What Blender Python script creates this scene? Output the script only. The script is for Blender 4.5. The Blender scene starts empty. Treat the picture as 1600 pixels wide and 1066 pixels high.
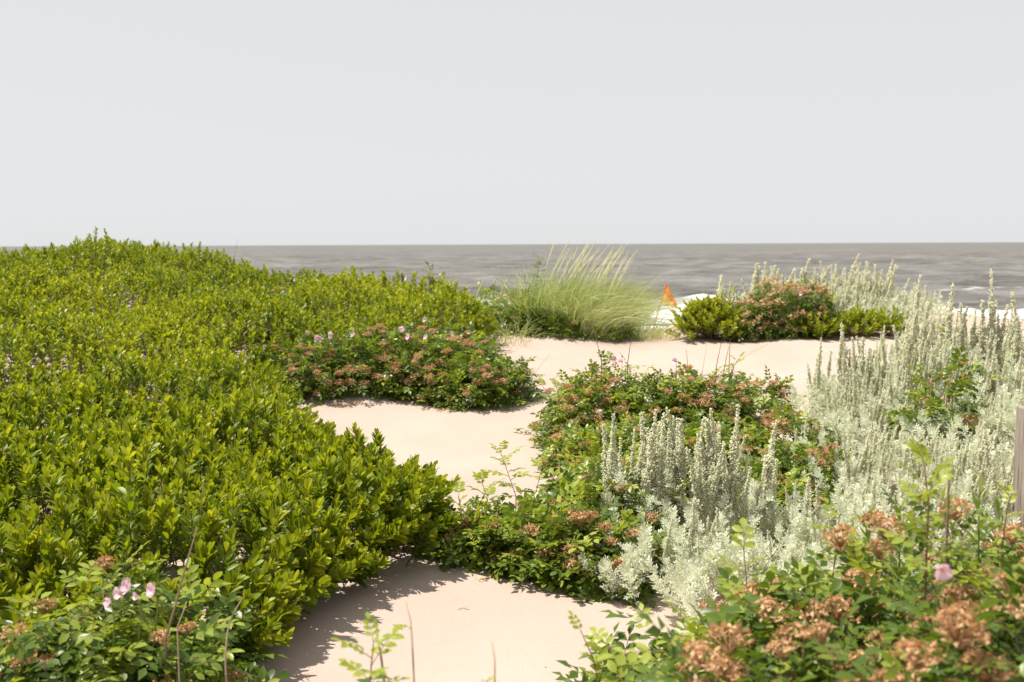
import bpy, math, random
import numpy as np
from mathutils import Vector, noise as mnoise

random.seed(7)
RNG = np.random.default_rng(11)
S = bpy.context.scene
COL = S.collection

# ------------------------------------------------------------------ camera
EYE = 1.65
FPX = 1556.0                      # focal length in pixels of the 1600 px wide photograph (35 mm lens)
PITCH = math.radians(5.56)
cam_d = bpy.data.cameras.new('camera')
cam = bpy.data.objects.new('camera', cam_d)
COL.objects.link(cam)
cam.location = (0, 0, EYE)
cam.rotation_mode = 'XYZ'
from mathutils import Matrix
cam.rotation_euler = (Matrix.Rotation(math.pi/2 - PITCH, 3, 'X') @ Matrix.Rotation(math.radians(-0.24), 3, 'Z')).to_euler()
cam_d.lens = 35
cam_d.sensor_width = 36
cam_d.clip_start = 0.05
cam_d.clip_end = 40000
cam_d.dof.use_dof = True
cam_d.dof.focus_distance = 5.2
cam_d.dof.aperture_fstop = 3.4
S.camera = cam

# ------------------------------------------------------------------ world, sun, exposure
SUN_EL, SUN_AZ = math.radians(65), math.radians(-80)   # azimuth from +Y towards +X: the sun stands left behind the dunes
w = bpy.data.worlds.new('World')
S.world = w
w.use_nodes = True
nt = w.node_tree
nt.nodes.clear()
wo = nt.nodes.new('ShaderNodeOutputWorld')
sky = nt.nodes.new('ShaderNodeTexSky')
sky.sky_type = 'NISHITA'
sky.sun_disc = False
sky.sun_elevation = SUN_EL
sky.sun_rotation = SUN_AZ
sky.dust_density = 0.65
sky.air_density = 0.7
b1 = nt.nodes.new('ShaderNodeBackground')
b1.inputs['Strength'].default_value = 0.05
b2 = nt.nodes.new('ShaderNodeBackground')            # the even white haze of the day over the clear sky
b2.inputs['Color'].default_value = (0.965, 0.988, 1.0, 1)
b2.inputs['Strength'].default_value = 0.303
ad = nt.nodes.new('ShaderNodeAddShader')
hz = nt.nodes.new('ShaderNodeHueSaturation')          # thick haze bleaches the blue
hz.inputs['Saturation'].default_value = 0.22
nt.links.new(sky.outputs[0], hz.inputs['Color'])
gm = nt.nodes.new('ShaderNodeGamma')                  # and evens out its brightness
gm.inputs['Gamma'].default_value = 0.4
nt.links.new(hz.outputs[0], gm.inputs['Color'])
nt.links.new(gm.outputs[0], b1.inputs['Color'])
nt.links.new(b1.outputs[0], ad.inputs[0])
nt.links.new(b2.outputs[0], ad.inputs[1])
nt.links.new(ad.outputs[0], wo.inputs['Surface'])

sun_d = bpy.data.lights.new('sun', 'SUN')
sun_d.energy = 4.0
sun_d.angle = math.radians(0.55)
sun_d.color = (1.0, 0.94, 0.84)
sun = bpy.data.objects.new('sun', sun_d)
COL.objects.link(sun)
sv = Vector((math.sin(SUN_AZ)*math.cos(SUN_EL), math.cos(SUN_AZ)*math.cos(SUN_EL), math.sin(SUN_EL)))
sun.rotation_euler = sv.to_track_quat('Z', 'Y').to_euler()
sun.location = sv*60

S.view_settings.view_transform = 'Standard'
S.view_settings.look = 'None'
S.view_settings.gamma = 1
S.view_settings.exposure = 1.0
S.view_settings.use_curve_mapping = False
S.render.engine = 'CYCLES'
S.cycles.use_denoising = True
S.cycles.max_bounces = 8
S.cycles.diffuse_bounces = 4
S.cycles.transmission_bounces = 4
S.cycles.transparent_max_bounces = 4
S.cycles.sample_clamp_indirect = 6

# ------------------------------------------------------------------ mesh helpers: a template is (verts, tris, tint per vert, material per tri)
def nrm(a):
    return a / np.maximum(np.linalg.norm(a, axis=-1, keepdims=True), 1e-9)

def frames(dirs, ups):
    """Rotation matrices that take +Y to dirs and +Z towards ups."""
    y = nrm(np.asarray(dirs, float))
    u = np.asarray(ups, float)
    z = nrm(u - y*np.sum(u*y, -1, keepdims=True) + 1e-7)
    x = np.cross(y, z)
    return np.stack([x, y, z], -1)

def cat(ts):
    V, F, C, M, n = [], [], [], [], 0
    for t in ts:
        V.append(t[0]); F.append(t[1] + n); C.append(t[2]); M.append(t[3]); n += len(t[0])
    return (np.concatenate(V), np.concatenate(F), np.concatenate(C), np.concatenate(M))

def inst(t, R, P, Sc=1.0, dt=0.0):
    """Many copies of one template joined: R (k,3,3), P (k,3), Sc (k), dt (k) added to the tint."""
    k, n = len(P), len(t[0])
    Sc = np.broadcast_to(np.asarray(Sc, float), (k,))
    dt = np.broadcast_to(np.asarray(dt, float), (k,))
    V = np.einsum('kij,nj->kni', R, t[0])*Sc[:, None, None] + np.asarray(P)[:, None, :]
    F = t[1][None] + (np.arange(k)*n)[:, None, None]
    C = t[2][None] + dt[:, None]
    return (V.reshape(-1, 3), F.reshape(-1, 3), C.reshape(-1), np.tile(t[3], k))

def set_mat(t, m):
    return (t[0], t[1], t[2], np.full(len(t[1]), m))

def leaf(L, W, rows, fold=0.22, curve=0.12, tint=0.0, mat=0, z0=0.0):
    """A leaf along +Y with its upper face to +Z; rows are (t, half width share)."""
    def yz(t):
        return L*t*(1 - 0.25*curve*t), z0 - curve*L*t*t
    V = [(0, *yz(0))]
    F = []
    for i, (t, q) in enumerate(rows):
        y, z = yz(t)
        hw = q*W/2
        V += [(-hw, y, z + fold*hw), (0, y, z), (hw, y, z + fold*hw)]
        b = 1 + 3*i
        if i == 0:
            F += [(0, b+1, b), (0, b+2, b+1)]
        else:
            a = b - 3
            F += [(a, a+1, b+1), (a, b+1, b), (a+1, a+2, b+2), (a+1, b+2, b+1)]
    V.append((0, *yz(1)))
    e, b = len(V) - 1, len(V) - 4
    F += [(b, b+1, e), (b+1, b+2, e)]
    return (np.array(V, float), np.array(F), np.full(len(V), tint, float), np.full(len(F), mat))

def tube(pts, rad, sides=5, tint=0.0, mat=0):
    pts = np.asarray(pts, float)
    n = len(pts)
    rad = np.broadcast_to(np.asarray(rad, float), (n,))
    d = nrm(np.gradient(pts, axis=0))
    ref = np.array([0.31, 0.17, 0.93]) if abs(d[0][2]) < 0.8 else np.array([0.9, 0.3, 0.1])
    x = nrm(np.cross(d, ref)); y = np.cross(d, x)
    a = np.arange(sides)*2*math.pi/sides
    V = pts[:, None] + rad[:, None, None]*(np.cos(a)[None, :, None]*x[:, None] + np.sin(a)[None, :, None]*y[:, None])
    V = V.reshape(-1, 3)
    F = []
    for i in range(n-1):
        for j in range(sides):
            p, q = i*sides + j, i*sides + (j+1) % sides
            F += [(p, q, q+sides), (p, q+sides, p+sides)]
    t = len(V)
    V = np.vstack([V, pts[-1:] + d[-1:]*rad[-1]])
    for j in range(sides):
        F.append(((n-1)*sides + j, (n-1)*sides + (j+1) % sides, t))
    return (V, np.array(F), np.full(len(V), tint, float), np.full(len(F), mat))

def blob(r, squash=1.0, tint=0.0, mat=0):
    V = np.array([(1,0,0),(-1,0,0),(0,1,0),(0,-1,0),(0,0,squash),(0,0,-squash)], float)*r
    F = np.array([(0,2,4),(2,1,4),(1,3,4),(3,0,4),(2,0,5),(1,2,5),(3,1,5),(0,3,5)])
    return (V, F, np.full(6, tint, float), np.full(8, mat))

def box(sx, sy, sz, c=(0,0,0), mat=0):
    V = np.array([(x,y,z) for x in (-.5,.5) for y in (-.5,.5) for z in (-.5,.5)], float)*(sx,sy,sz) + np.array(c)
    Q = [(0,1,3,2),(4,6,7,5),(0,4,5,1),(2,3,7,6),(0,2,6,4),(1,5,7,3)]
    F = []
    for a,b,c_,d in Q: F += [(a,b,c_),(a,c_,d)]
    return (V, np.array(F), np.zeros(8), np.full(12, mat))

def mesh(name, t, mats, smooth=True):
    V, F, C, M = t
    me = bpy.data.meshes.new(name)
    me.vertices.add(len(V))
    me.vertices.foreach_set('co', np.ascontiguousarray(V, np.float32).ravel())
    me.loops.add(3*len(F))
    me.loops.foreach_set('vertex_index', np.ascontiguousarray(F, np.int32).ravel())
    me.polygons.add(len(F))
    me.polygons.foreach_set('loop_start', np.arange(0, 3*len(F), 3, dtype=np.int32))
    me.polygons.foreach_set('material_index', np.ascontiguousarray(M, np.int32))
    me.polygons.foreach_set('use_smooth', np.full(len(F), smooth))
    at = me.attributes.new('tint', 'FLOAT', 'POINT')
    at.data.foreach_set('value', np.ascontiguousarray(C, np.float32))
    for m in mats: me.materials.append(m)
    me.update()
    return me

def link(name, me, parent=None, R=None, P=None, sc=1.0, kind=None):
    o = bpy.data.objects.new(name, me)
    COL.objects.link(o)
    if parent is not None: o.parent = parent
    if P is not None:
        m = np.eye(4)
        m[:3, :3] = (np.eye(3) if R is None else R)*sc
        m[:3, 3] = P
        o.matrix_basis = Matrix(m.tolist())
    if kind: o['kind'] = kind
    return o

def thing(name, label, cat_, loc, group=None):
    o = bpy.data.objects.new(name, None)
    o.empty_display_size = 0.1
    COL.objects.link(o)
    o.location = loc
    o['label'] = label; o['category'] = cat_
    if group: o['group'] = group
    return o

def tag(o, label, cat_, group=None):
    o['label'] = label; o['category'] = cat_
    if group: o['group'] = group
    return o

# ------------------------------------------------------------------ materials
def newmat(name):
    m = bpy.data.materials.new(name)
    m.use_nodes = True
    m.node_tree.nodes.clear()
    return m, m.node_tree.nodes, m.node_tree.links

def plantmat(name, cols, trans=0.0, tcol=(1.25, 1.15, 0.5), rough=0.45, spec=0.4, vary=0.35, noise_scale=0.0):
    """Colours run from cols[0] to cols[-1] over the tint attribute (own to each leaf) plus a shift per object."""
    m, N, Lk = newmat(name)
    out = N.new('ShaderNodeOutputMaterial')
    at = N.new('ShaderNodeAttribute'); at.attribute_name = 'tint'
    oi = N.new('ShaderNodeObjectInfo')
    mu = N.new('ShaderNodeMath'); mu.operation = 'MULTIPLY_ADD'
    Lk.new(oi.outputs['Random'], mu.inputs[0]); mu.inputs[1].default_value = vary
    Lk.new(at.outputs['Fac'], mu.inputs[2])
    src = mu.outputs[0]
    if noise_scale:
        tc = N.new('ShaderNodeTexCoord')
        nz = N.new('ShaderNodeTexNoise'); nz.inputs['Scale'].default_value = noise_scale
        Lk.new(tc.outputs['Object'], nz.inputs['Vector'])
        m2 = N.new('ShaderNodeMath'); m2.operation = 'MULTIPLY_ADD'
        Lk.new(nz.outputs['Fac'], m2.inputs[0]); m2.inputs[1].default_value = 0.3
        Lk.new(src, m2.inputs[2]); src = m2.outputs[0]
    rp = N.new('ShaderNodeValToRGB')
    els = rp.color_ramp.elements
    k = len(cols)
    els[0].position, els[0].color = 0.0, (*cols[0], 1)
    els[1].position, els[1].color = 1.0, (*cols[-1], 1)
    for i in range(1, k-1):
        e = els.new(i/(k-1)); e.color = (*cols[i], 1)
    Lk.new(src, rp.inputs['Fac'])
    bs = N.new('ShaderNodeBsdfPrincipled')
    bs.inputs['Roughness'].default_value = rough
    bs.inputs['Specular IOR Level'].default_value = spec
    Lk.new(rp.outputs['Color'], bs.inputs['Base Color'])
    if trans > 0:
        tr = N.new('ShaderNodeBsdfTranslucent')
        mx = N.new('ShaderNodeMix'); mx.data_type = 'RGBA'; mx.blend_type = 'MULTIPLY'
        mx.inputs['Factor'].default_value = 1.0
        Lk.new(rp.outputs['Color'], mx.inputs['A'])
        mx.inputs['B'].default_value = (*tcol, 1)
        Lk.new(mx.outputs['Result'], tr.inputs['Color'])
        ms = N.new('ShaderNodeMixShader'); ms.inputs['Fac'].default_value = trans
        Lk.new(bs.outputs[0], ms.inputs[1]); Lk.new(tr.outputs[0], ms.inputs[2])
        Lk.new(ms.outputs[0], out.inputs['Surface'])
    else:
        Lk.new(bs.outputs[0], out.inputs['Surface'])
    return m

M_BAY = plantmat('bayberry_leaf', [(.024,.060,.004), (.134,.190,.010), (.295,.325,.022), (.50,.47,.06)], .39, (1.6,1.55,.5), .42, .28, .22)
M_BARK = plantmat('shrub_bark', [(.09,.055,.035), (.20,.13,.085)], 0, rough=.85, spec=.2, noise_scale=60)
M_CANE = plantmat('rose_cane', [(.16,.055,.03), (.20,.11,.05)], 0, rough=.6, spec=.3, noise_scale=50)
M_ROSE = plantmat('rose_leaf', [(.030,.068,.011), (.088,.143,.020), (.20,.26,.034), (.37,.41,.07)], .36, (1.6,1.55,.6), .36, .32, .15)
M_HEAD = plantmat('dried_flower_head', [(.39,.21,.098), (.61,.39,.22), (.75,.56,.37)], .3, (1.15,1.0,.75), .8, .1, .35)
M_PETAL = plantmat('rose_petal', [(.72,.36,.54), (.80,.56,.67), (.86,.74,.79)], .30, (1.1,1.0,1.05), .6, .2, .6)
M_STAMEN = plantmat('rose_stamen', [(.75,.50,.10), (.85,.68,.25)], 0, rough=.8, spec=.1)
M_SILVER = plantmat('silver_leaf', [(.58,.605,.48), (.70,.72,.59), (.79,.80,.68)], .40, (1.05,1.05,.9), .85, .12, .2)
M_BUD = plantmat('silver_bud', [(.84,.85,.78), (.88,.88,.80), (.88,.86,.70)], .55, (1.0,1.0,.8), .9, .1, .15)
M_GRASS = plantmat('beach_grass', [(.22,.29,.09), (.42,.49,.19), (.60,.63,.32), (.74,.73,.48)], .3, (1.2,1.15,.7), .5, .3, .1)
M_DEAD = plantmat('dead_stalk', [(.07,.045,.035), (.22,.155,.10), (.40,.31,.21)], 0, rough=.9, spec=.15, vary=.1)
M_GOLD = plantmat('goldenrod_leaf', [(.05,.10,.016), (.13,.19,.03), (.24,.29,.06)], .3, (1.5,1.5,.6), .4, .4, .2)

def ramp(N, pts):
    rp = N.new('ShaderNodeValToRGB')
    e = rp.color_ramp.elements
    e[0].position, e[0].color = pts[0][0], (*pts[0][1], 1)
    e[1].position, e[1].color = pts[-1][0], (*pts[-1][1], 1)
    for p, c in pts[1:-1]:
        q = e.new(p); q.color = (*c, 1)
    return rp

def sand_material():
    m, N, Lk = newmat('dune_sand')
    out = N.new('ShaderNodeOutputMaterial')
    tc = N.new('ShaderNodeNewGeometry')
    big = N.new('ShaderNodeTexNoise'); big.inputs['Scale'].default_value = 1.3; big.inputs['Detail'].default_value = 6
    fine = N.new('ShaderNodeTexNoise'); fine.inputs['Scale'].default_value = 260; fine.inputs['Detail'].default_value = 3
    for n in (big, fine): Lk.new(tc.outputs['Position'], n.inputs['Vector'])
    c1 = ramp(N, [(.3, (.384,.296,.252)), (.7, (.418,.330,.286))])
    Lk.new(big.outputs['Fac'], c1.inputs['Fac'])
    c2 = ramp(N, [(.28, (.62,.58,.55)), (.42, (1,1,1)), (.75, (1.06,1.05,1.03))])
    Lk.new(fine.outputs['Fac'], c2.inputs['Fac'])
    mx = N.new('ShaderNodeMix'); mx.data_type = 'RGBA'; mx.blend_type = 'MULTIPLY'; mx.inputs['Factor'].default_value = .8
    Lk.new(c1.outputs[0], mx.inputs['A']); Lk.new(c2.outputs[0], mx.inputs['B'])
    # wet beach: darker grey sand low down by the water
    sp = N.new('ShaderNodeSeparateXYZ'); Lk.new(tc.outputs['Position'], sp.inputs[0])
    mr = N.new('ShaderNodeMapRange'); Lk.new(sp.outputs['Z'], mr.inputs['Value'])
    mr.inputs['From Min'].default_value = -3.75; mr.inputs['From Max'].default_value = -3.45
    mr.inputs['To Min'].default_value = 1; mr.inputs['To Max'].default_value = 0
    wet = N.new('ShaderNodeMix'); wet.data_type = 'RGBA'
    Lk.new(mr.outputs[0], wet.inputs['Factor']); Lk.new(mx.outputs['Result'], wet.inputs['A'])
    wet.inputs['B'].default_value = (.17,.15,.125,1)
    bs = N.new('ShaderNodeBsdfPrincipled')
    bs.inputs['Roughness'].default_value = .95; bs.inputs['Specular IOR Level'].default_value = .1
    Lk.new(wet.outputs['Result'], bs.inputs['Base Color'])
    mid = N.new('ShaderNodeTexNoise'); mid.inputs['Scale'].default_value = 14; mid.inputs['Detail'].default_value = 5
    Lk.new(tc.outputs['Position'], mid.inputs['Vector'])
    b1 = N.new('ShaderNodeBump'); b1.inputs['Distance'].default_value = .012; b1.inputs['Strength'].default_value = .35
    Lk.new(mid.outputs['Fac'], b1.inputs['Height'])
    b2 = N.new('ShaderNodeBump'); b2.inputs['Distance'].default_value = .002; b2.inputs['Strength'].default_value = .5
    Lk.new(fine.outputs['Fac'], b2.inputs['Height']); Lk.new(b1.outputs[0], b2.inputs['Normal'])
    Lk.new(b2.outputs[0], bs.inputs['Normal'])
    Lk.new(bs.outputs[0], out.inputs['Surface'])
    return m

def sea_material():
    m, N, Lk = newmat('sea_water')
    out = N.new('ShaderNodeOutputMaterial')
    ge = N.new('ShaderNodeNewGeometry')
    def nz(sx, sy, scale, det=5):
        mp = N.new('ShaderNodeMapping'); mp.inputs['Scale'].default_value = (sx, sy, 1)
        Lk.new(ge.outputs['Position'], mp.inputs['Vector'])
        n = N.new('ShaderNodeTexNoise'); n.inputs['Scale'].default_value = scale; n.inputs['Detail'].default_value = det
        Lk.new(mp.outputs[0], n.inputs['Vector'])
        return n
    chop, far, cl = nz(.6, 1, 1.6, 8), nz(.55, 1, .22, 10), nz(.3, 1, .05, 8)
    col = ramp(N, [(.38, (.078,.075,.068)), (.5, (.125,.120,.111)), (.62, (.186,.180,.169))])
    mxn = N.new('ShaderNodeMath'); mxn.operation = 'MULTIPLY_ADD'
    Lk.new(far.outputs['Fac'], mxn.inputs[0]); mxn.inputs[1].default_value = .6
    m3 = N.new('ShaderNodeMath'); m3.operation = 'MULTIPLY'; m3.inputs[1].default_value = .4
    Lk.new(cl.outputs['Fac'], m3.inputs[0]); Lk.new(m3.outputs[0], mxn.inputs[2])
    Lk.new(mxn.outputs[0], col.inputs['Fac'])
    bs = N.new('ShaderNodeBsdfPrincipled')
    bs.inputs['Roughness'].default_value = .42
    bs.inputs['IOR'].default_value = 1.33
    bs.inputs['Specular IOR Level'].default_value = .16
    Lk.new(col.outputs[0], bs.inputs['Base Color'])
    bp = N.new('ShaderNodeBump'); bp.inputs['Distance'].default_value = .5; bp.inputs['Strength'].default_value = .9
    Lk.new(chop.outputs['Fac'], bp.inputs['Height'])
    bq = N.new('ShaderNodeBump'); bq.inputs['Distance'].default_value = 2.5; bq.inputs['Strength'].default_value = .8
    Lk.new(far.outputs['Fac'], bq.inputs['Height']); Lk.new(bp.outputs[0], bq.inputs['Normal'])
    Lk.new(bq.outputs[0], bs.inputs['Normal'])
    # foam lies where the mesh says a wave breaks, torn by noise
    at = N.new('ShaderNodeAttribute'); at.attribute_name = 'tint'
    f1 = nz(.5, 1, .9, 8)
    sm = N.new('ShaderNodeMath'); sm.operation = 'ADD'
    Lk.new(at.outputs['Fac'], sm.inputs[0]); Lk.new(f1.outputs['Fac'], sm.inputs[1])
    fr = N.new('ShaderNodeMapRange'); Lk.new(sm.outputs[0], fr.inputs['Value'])
    fr.inputs['From Min'].default_value = .95; fr.inputs['From Max'].default_value = 1.15
    foam = N.new('ShaderNodeBsdfPrincipled')
    fc = ramp(N, [(.38, (.26,.26,.24)), (.50, (.50,.50,.49)), (.60, (.72,.72,.71))]); fn = nz(.35, 1, .8, 6)
    Lk.new(fn.outputs['Fac'], fc.inputs['Fac']); Lk.new(fc.outputs[0], foam.inputs['Base Color'])
    foam.inputs['Roughness'].default_value = .95
    foam.inputs['Specular IOR Level'].default_value = .1
    ms = N.new('ShaderNodeMixShader')
    Lk.new(fr.outputs[0], ms.inputs['Fac']); Lk.new(bs.outputs[0], ms.inputs[1]); Lk.new(foam.outputs[0], ms.inputs[2])
    Lk.new(ms.outputs[0], out.inputs['Surface'])
    return m

def wood_material():
    m, N, Lk = newmat('weathered_wood')
    out = N.new('ShaderNodeOutputMaterial')
    tc = N.new('ShaderNodeTexCoord')
    mp = N.new('ShaderNodeMapping'); mp.inputs['Scale'].default_value = (60, 60, 4)
    Lk.new(tc.outputs['Object'], mp.inputs['Vector'])
    n = N.new('ShaderNodeTexNoise'); n.inputs['Scale'].default_value = 1; n.inputs['Detail'].default_value = 6
    Lk.new(mp.outputs[0], n.inputs['Vector'])
    rp = ramp(N, [(.3, (.13,.10,.08)), (.5, (.26,.215,.18)), (.72, (.37,.32,.275))])
    Lk.new(n.outputs['Fac'], rp.inputs['Fac'])
    bs = N.new('ShaderNodeBsdfPrincipled'); bs.inputs['Roughness'].default_value = .85; bs.inputs['Specular IOR Level'].default_value = .2
    Lk.new(rp.outputs[0], bs.inputs['Base Color'])
    bp = N.new('ShaderNodeBump'); bp.inputs['Distance'].default_value = .004; bp.inputs['Strength'].default_value = .7
    Lk.new(n.outputs['Fac'], bp.inputs['Height']); Lk.new(bp.outputs[0], bs.inputs['Normal'])
    Lk.new(bs.outputs[0], out.inputs['Surface'])
    return m

def flag_material():
    m, N, Lk = newmat('flag_cloth')
    out = N.new('ShaderNodeOutputMaterial')
    at = N.new('ShaderNodeAttribute'); at.attribute_name = 'tint'
    rp = ramp(N, [(0, (.90,.72,.18)), (.40, (.88,.56,.12)), (.52, (.86,.44,.10)), (.56, (.66,.13,.02)), (.61, (.68,.14,.02)), (.64, (.84,.34,.08)), (.86, (.82,.26,.05)), (1, (.64,.10,.02))])
    Lk.new(at.outputs['Fac'], rp.inputs['Fac'])
    d = N.new('ShaderNodeBsdfDiffuse'); t = N.new('ShaderNodeBsdfTranslucent')
    Lk.new(rp.outputs[0], d.inputs[0]); Lk.new(rp.outputs[0], t.inputs[0])
    ms = N.new('ShaderNodeMixShader'); ms.inputs[0].default_value = .6
    Lk.new(d.outputs[0], ms.inputs[1]); Lk.new(t.outputs[0], ms.inputs[2])
    Lk.new(ms.outputs[0], out.inputs['Surface'])
    return m

def plainmat(name, col, rough=.6, metal=0.0):
    m, N, Lk = newmat(name)
    out = N.new('ShaderNodeOutputMaterial')
    tc = N.new('ShaderNodeTexCoord')
    n = N.new('ShaderNodeTexNoise'); n.inputs['Scale'].default_value = 90; n.inputs['Detail'].default_value = 4
    Lk.new(tc.outputs['Object'], n.inputs['Vector'])
    rp = ramp(N, [(.3, tuple(c*.7 for c in col)), (.7, tuple(min(1, c*1.2) for c in col))])
    Lk.new(n.outputs['Fac'], rp.inputs['Fac'])
    bs = N.new('ShaderNodeBsdfPrincipled'); bs.inputs['Roughness'].default_value = rough; bs.inputs['Metallic'].default_value = metal
    Lk.new(rp.outputs[0], bs.inputs['Base Color'])
    Lk.new(bs.outputs[0], out.inputs['Surface'])
    return m

M_SAND, M_SEA, M_WOOD, M_FLAG = sand_material(), sea_material(), wood_material(), flag_material()
M_POLE, M_RUST, M_STEEL = plainmat('pole_paint', (.42,.16,.06)), plainmat('rusty_iron', (.35,.13,.06), .8), plainmat('grey_steel', (.42,.40,.37), .5, .6)

# ------------------------------------------------------------------ terrain
def sst(x, a, b):
    t = np.clip((x - a)/(b - a), 0, 1)
    return t*t*(3 - 2*t)

def soft(x, y, k, seed):
    """A cheap smooth noise in -1..1 from sines."""
    r = np.random.default_rng(seed)
    s = 0
    for i in range(5):
        a = r.uniform(0, 2*math.pi); f = k*r.uniform(.6, 1.6); p = r.uniform(0, 6.28)
        s = s + np.sin((x*math.cos(a) + y*math.sin(a))*f + p + 1.3*np.sin((y*math.cos(a) - x*math.sin(a))*f*.6 + p*2))
    return s/3.2

SEA_Z = EYE - 5.5
def ground(x, y):
    x = np.asarray(x, float); y = np.asarray(y, float)
    z = .40*sst(y, 6, 12.2)
    z = z + .62*np.exp(-((x + 6.8)/2.0)**2 - ((y - 17.5)/5.0)**2) + .02*np.exp(-((x + 10.5)/2.5)**2 - ((y - 17.5)/5.0)**2) + .08*np.exp(-((x + 2.2)/2.2)**2 - ((y - 14.8)/1.8)**2)
    z = z + .50*sst(x, 1.2, 3.2)*sst(y, 3.6, 5.6)*(1 - sst(y, 7.3, 9.0))
    z = z + .42*np.exp(-((x - 5.0)/2.1)**2 - ((y - 14.3)/1.35)**2)
    z = z + .17*np.exp(-((x - .55)/.75)**2 - ((y - 13.3)/.9)**2)
    z = z + .10*np.exp(-((x + 1.0)/1.3)**2 - ((y - 9.9)/.9)**2)
    z = z + .040*soft(x, y, 1.1, 3) + .013*soft(x, y, 4.5, 4)
    yc = 15.2 - 2.6*np.exp(-((x - 1.8)/.6)**2) + 4.5*sst(-x, 2.5, 6)
    beach = -3.0 - np.maximum(y - 25, 0)*.0235
    q = sst(y, yc, yc + 9.5)
    return z*(1 - q) + beach*q

def gz(x, y):
    return float(ground(x, y))

def pt(u, v, y):
    """The point at distance y in front of the camera that stands at (u, v) of the photograph."""
    c, s = math.cos(PITCH), math.sin(PITCH)
    up = (533 - v)/FPX
    dy, dz = c + s*up, -s + c*up
    t = y/dy
    return np.array([(u - 800)/FPX*t, y, EYE + dz*t])

def on_ground(u, v):
    prev = 1.2
    for y in np.arange(1.2, 70, .02):
        p = pt(u, v, y)
        if p[2] <= gz(p[0], y):
            return p
    return p

def grid_axis(segs):
    a = []
    for lo, hi, step in segs:
        a += list(np.arange(lo, hi - 1e-6, step))
    return np.array(a + [segs[-1][1]])

xs = grid_axis([(-300,-60,20), (-60,-20,4), (-20,-8,.5), (-8,8,.1), (8,20,.5), (20,60,4), (60,300,20)])
ys = grid_axis([(-120,-20,10), (-20,0,2), (0,2.5,.25), (2.5,16,.09), (16,28,.3), (28,80,1.0)])
X, Y = np.meshgrid(xs, ys)
V = np.stack([X, Y, ground(X, Y)], -1).reshape(-1, 3)
nx = len(xs)
ii = (np.arange(len(ys)-1)[:, None]*nx + np.arange(nx-1)[None]).ravel()
F = np.concatenate([np.stack([ii, ii+1, ii+nx+1], -1), np.stack([ii, ii+nx+1, ii+nx], -1)])
o = link('sand_dune', mesh('sand_dune', (V, F, np.zeros(len(V)), np.zeros(len(F), int)), [M_SAND]))
o['kind'] = 'structure'

# the sea: swell, a breaking wave near the beach and its white water
y2 = 135*1.009**np.arange(0, 150)
ys = np.concatenate([np.arange(50, 135, .4), y2[:-1], y2[-1]*1.035**np.arange(0, 107)])
sx = np.linspace(-1, 1, 330)
Yg, Sg = np.meshgrid(ys, sx, indexing='ij')
Xg = Sg*(70 + .85*Yg)
amp = .20 + .10*sst(Yg, 60, 110) - .1*sst(Yg, 300, 900)
ph = 2.2*soft(Xg, Yg, .02, 21)
Zs = amp*(np.sin(Yg*.33 + Xg*.03 + ph)*.6 + .5*soft(Xg*.45, Yg, .55, 22) + .5*soft(Xg*.4, Yg, .22, 23))*sst(Yg, 58, 72)*(1 - sst(Yg, 400, 1500))
def ridged(x, y, k, sd): return np.clip(1 - 1.6*np.abs(soft(x, y, k, sd)), 0, 1)**2 - .3
Zs += (.30*ridged(Xg*.42, Yg + 4*soft(Xg, Yg, .05, 31), .24, 32) + .20*ridged(Xg*.55, Yg, .62, 33) + .10*ridged(Xg*.7, Yg, 1.5, 34)*(Yg < 200))*sst(Yg, 66, 90)*(1 - .75*sst(Yg, 300, 1000))*(1 - sst(Yg, 1000, 2500))
br = 84 + 3*soft(Xg, Xg*.3, .035, 24) - 9*sst(Xg, 14, 42)
dist = Yg - br
on = np.clip(.8 + .55*soft(Xg, Xg*.2, .06, 25), .25, 1.2)
ridge = np.where(dist > 0, np.exp(-(dist/2.6)**2), np.exp(-(dist/5.0)**2))*on
Zs += .85*ridge + .32*np.clip(ridge, 0, 1)*soft(Xg, Yg, 1.9, 26)*(dist < 2)
splash = .55*np.exp(-((Xg - 15.6)/2.2)**2 - ((dist + 1)/1.2)**2) + .35*np.exp(-((Xg - 19)/1.6)**2 - ((dist + 1)/1.2)**2)
Zs += splash
foam = np.zeros_like(Zs)
foam += .85*np.clip(ridge*1.8, 0, 1)*(dist < 1.5) + splash
back = sst(dist, -26, -4)*(1 - sst(dist, -1, 1.5))
foam += back*(.30 + .34*soft(Xg*.35, Yg, .5, 27))
foam += .75*np.exp(-((Yg - 64.8 - 1.2*soft(Xg, Yg*0, .12, 28))/1.9)**2) + .5*np.exp(-((Yg - 72 - 2*soft(Xg, Yg*0, .1, 29))/2.2)**2)
for yy, x0, x1, a in ((116, 46, 66, .55), (119, 60, 72, .6), (240, -66, -8, .52), (228, -30, 5, .45), (150, 35, 44, .6), (262, 110, 160, .5), (178, 60, 66, .6), (205, 50, 54, .6)):
    foam += a*np.exp(-((Yg - yy - 3*soft(Xg, Xg*0, .15, int(yy)))/(1.2 + yy*.008))**2)*sst(Xg, x0, x0+4)*(1 - sst(Xg, x1-4, x1))
V = np.stack([Xg, Yg, SEA_Z + Zs], -1).reshape(-1, 3)
nx = len(sx)
ii = (np.arange(len(ys)-1)[:, None]*nx + np.arange(nx-1)[None]).ravel()
F = np.concatenate([np.stack([ii, ii+1, ii+nx+1], -1), np.stack([ii, ii+nx+1, ii+nx], -1)])
o = link('sea', mesh('sea', (V, F, foam.ravel(), np.zeros(len(F), int)), [M_SEA]))
o['kind'] = 'structure'

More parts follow.
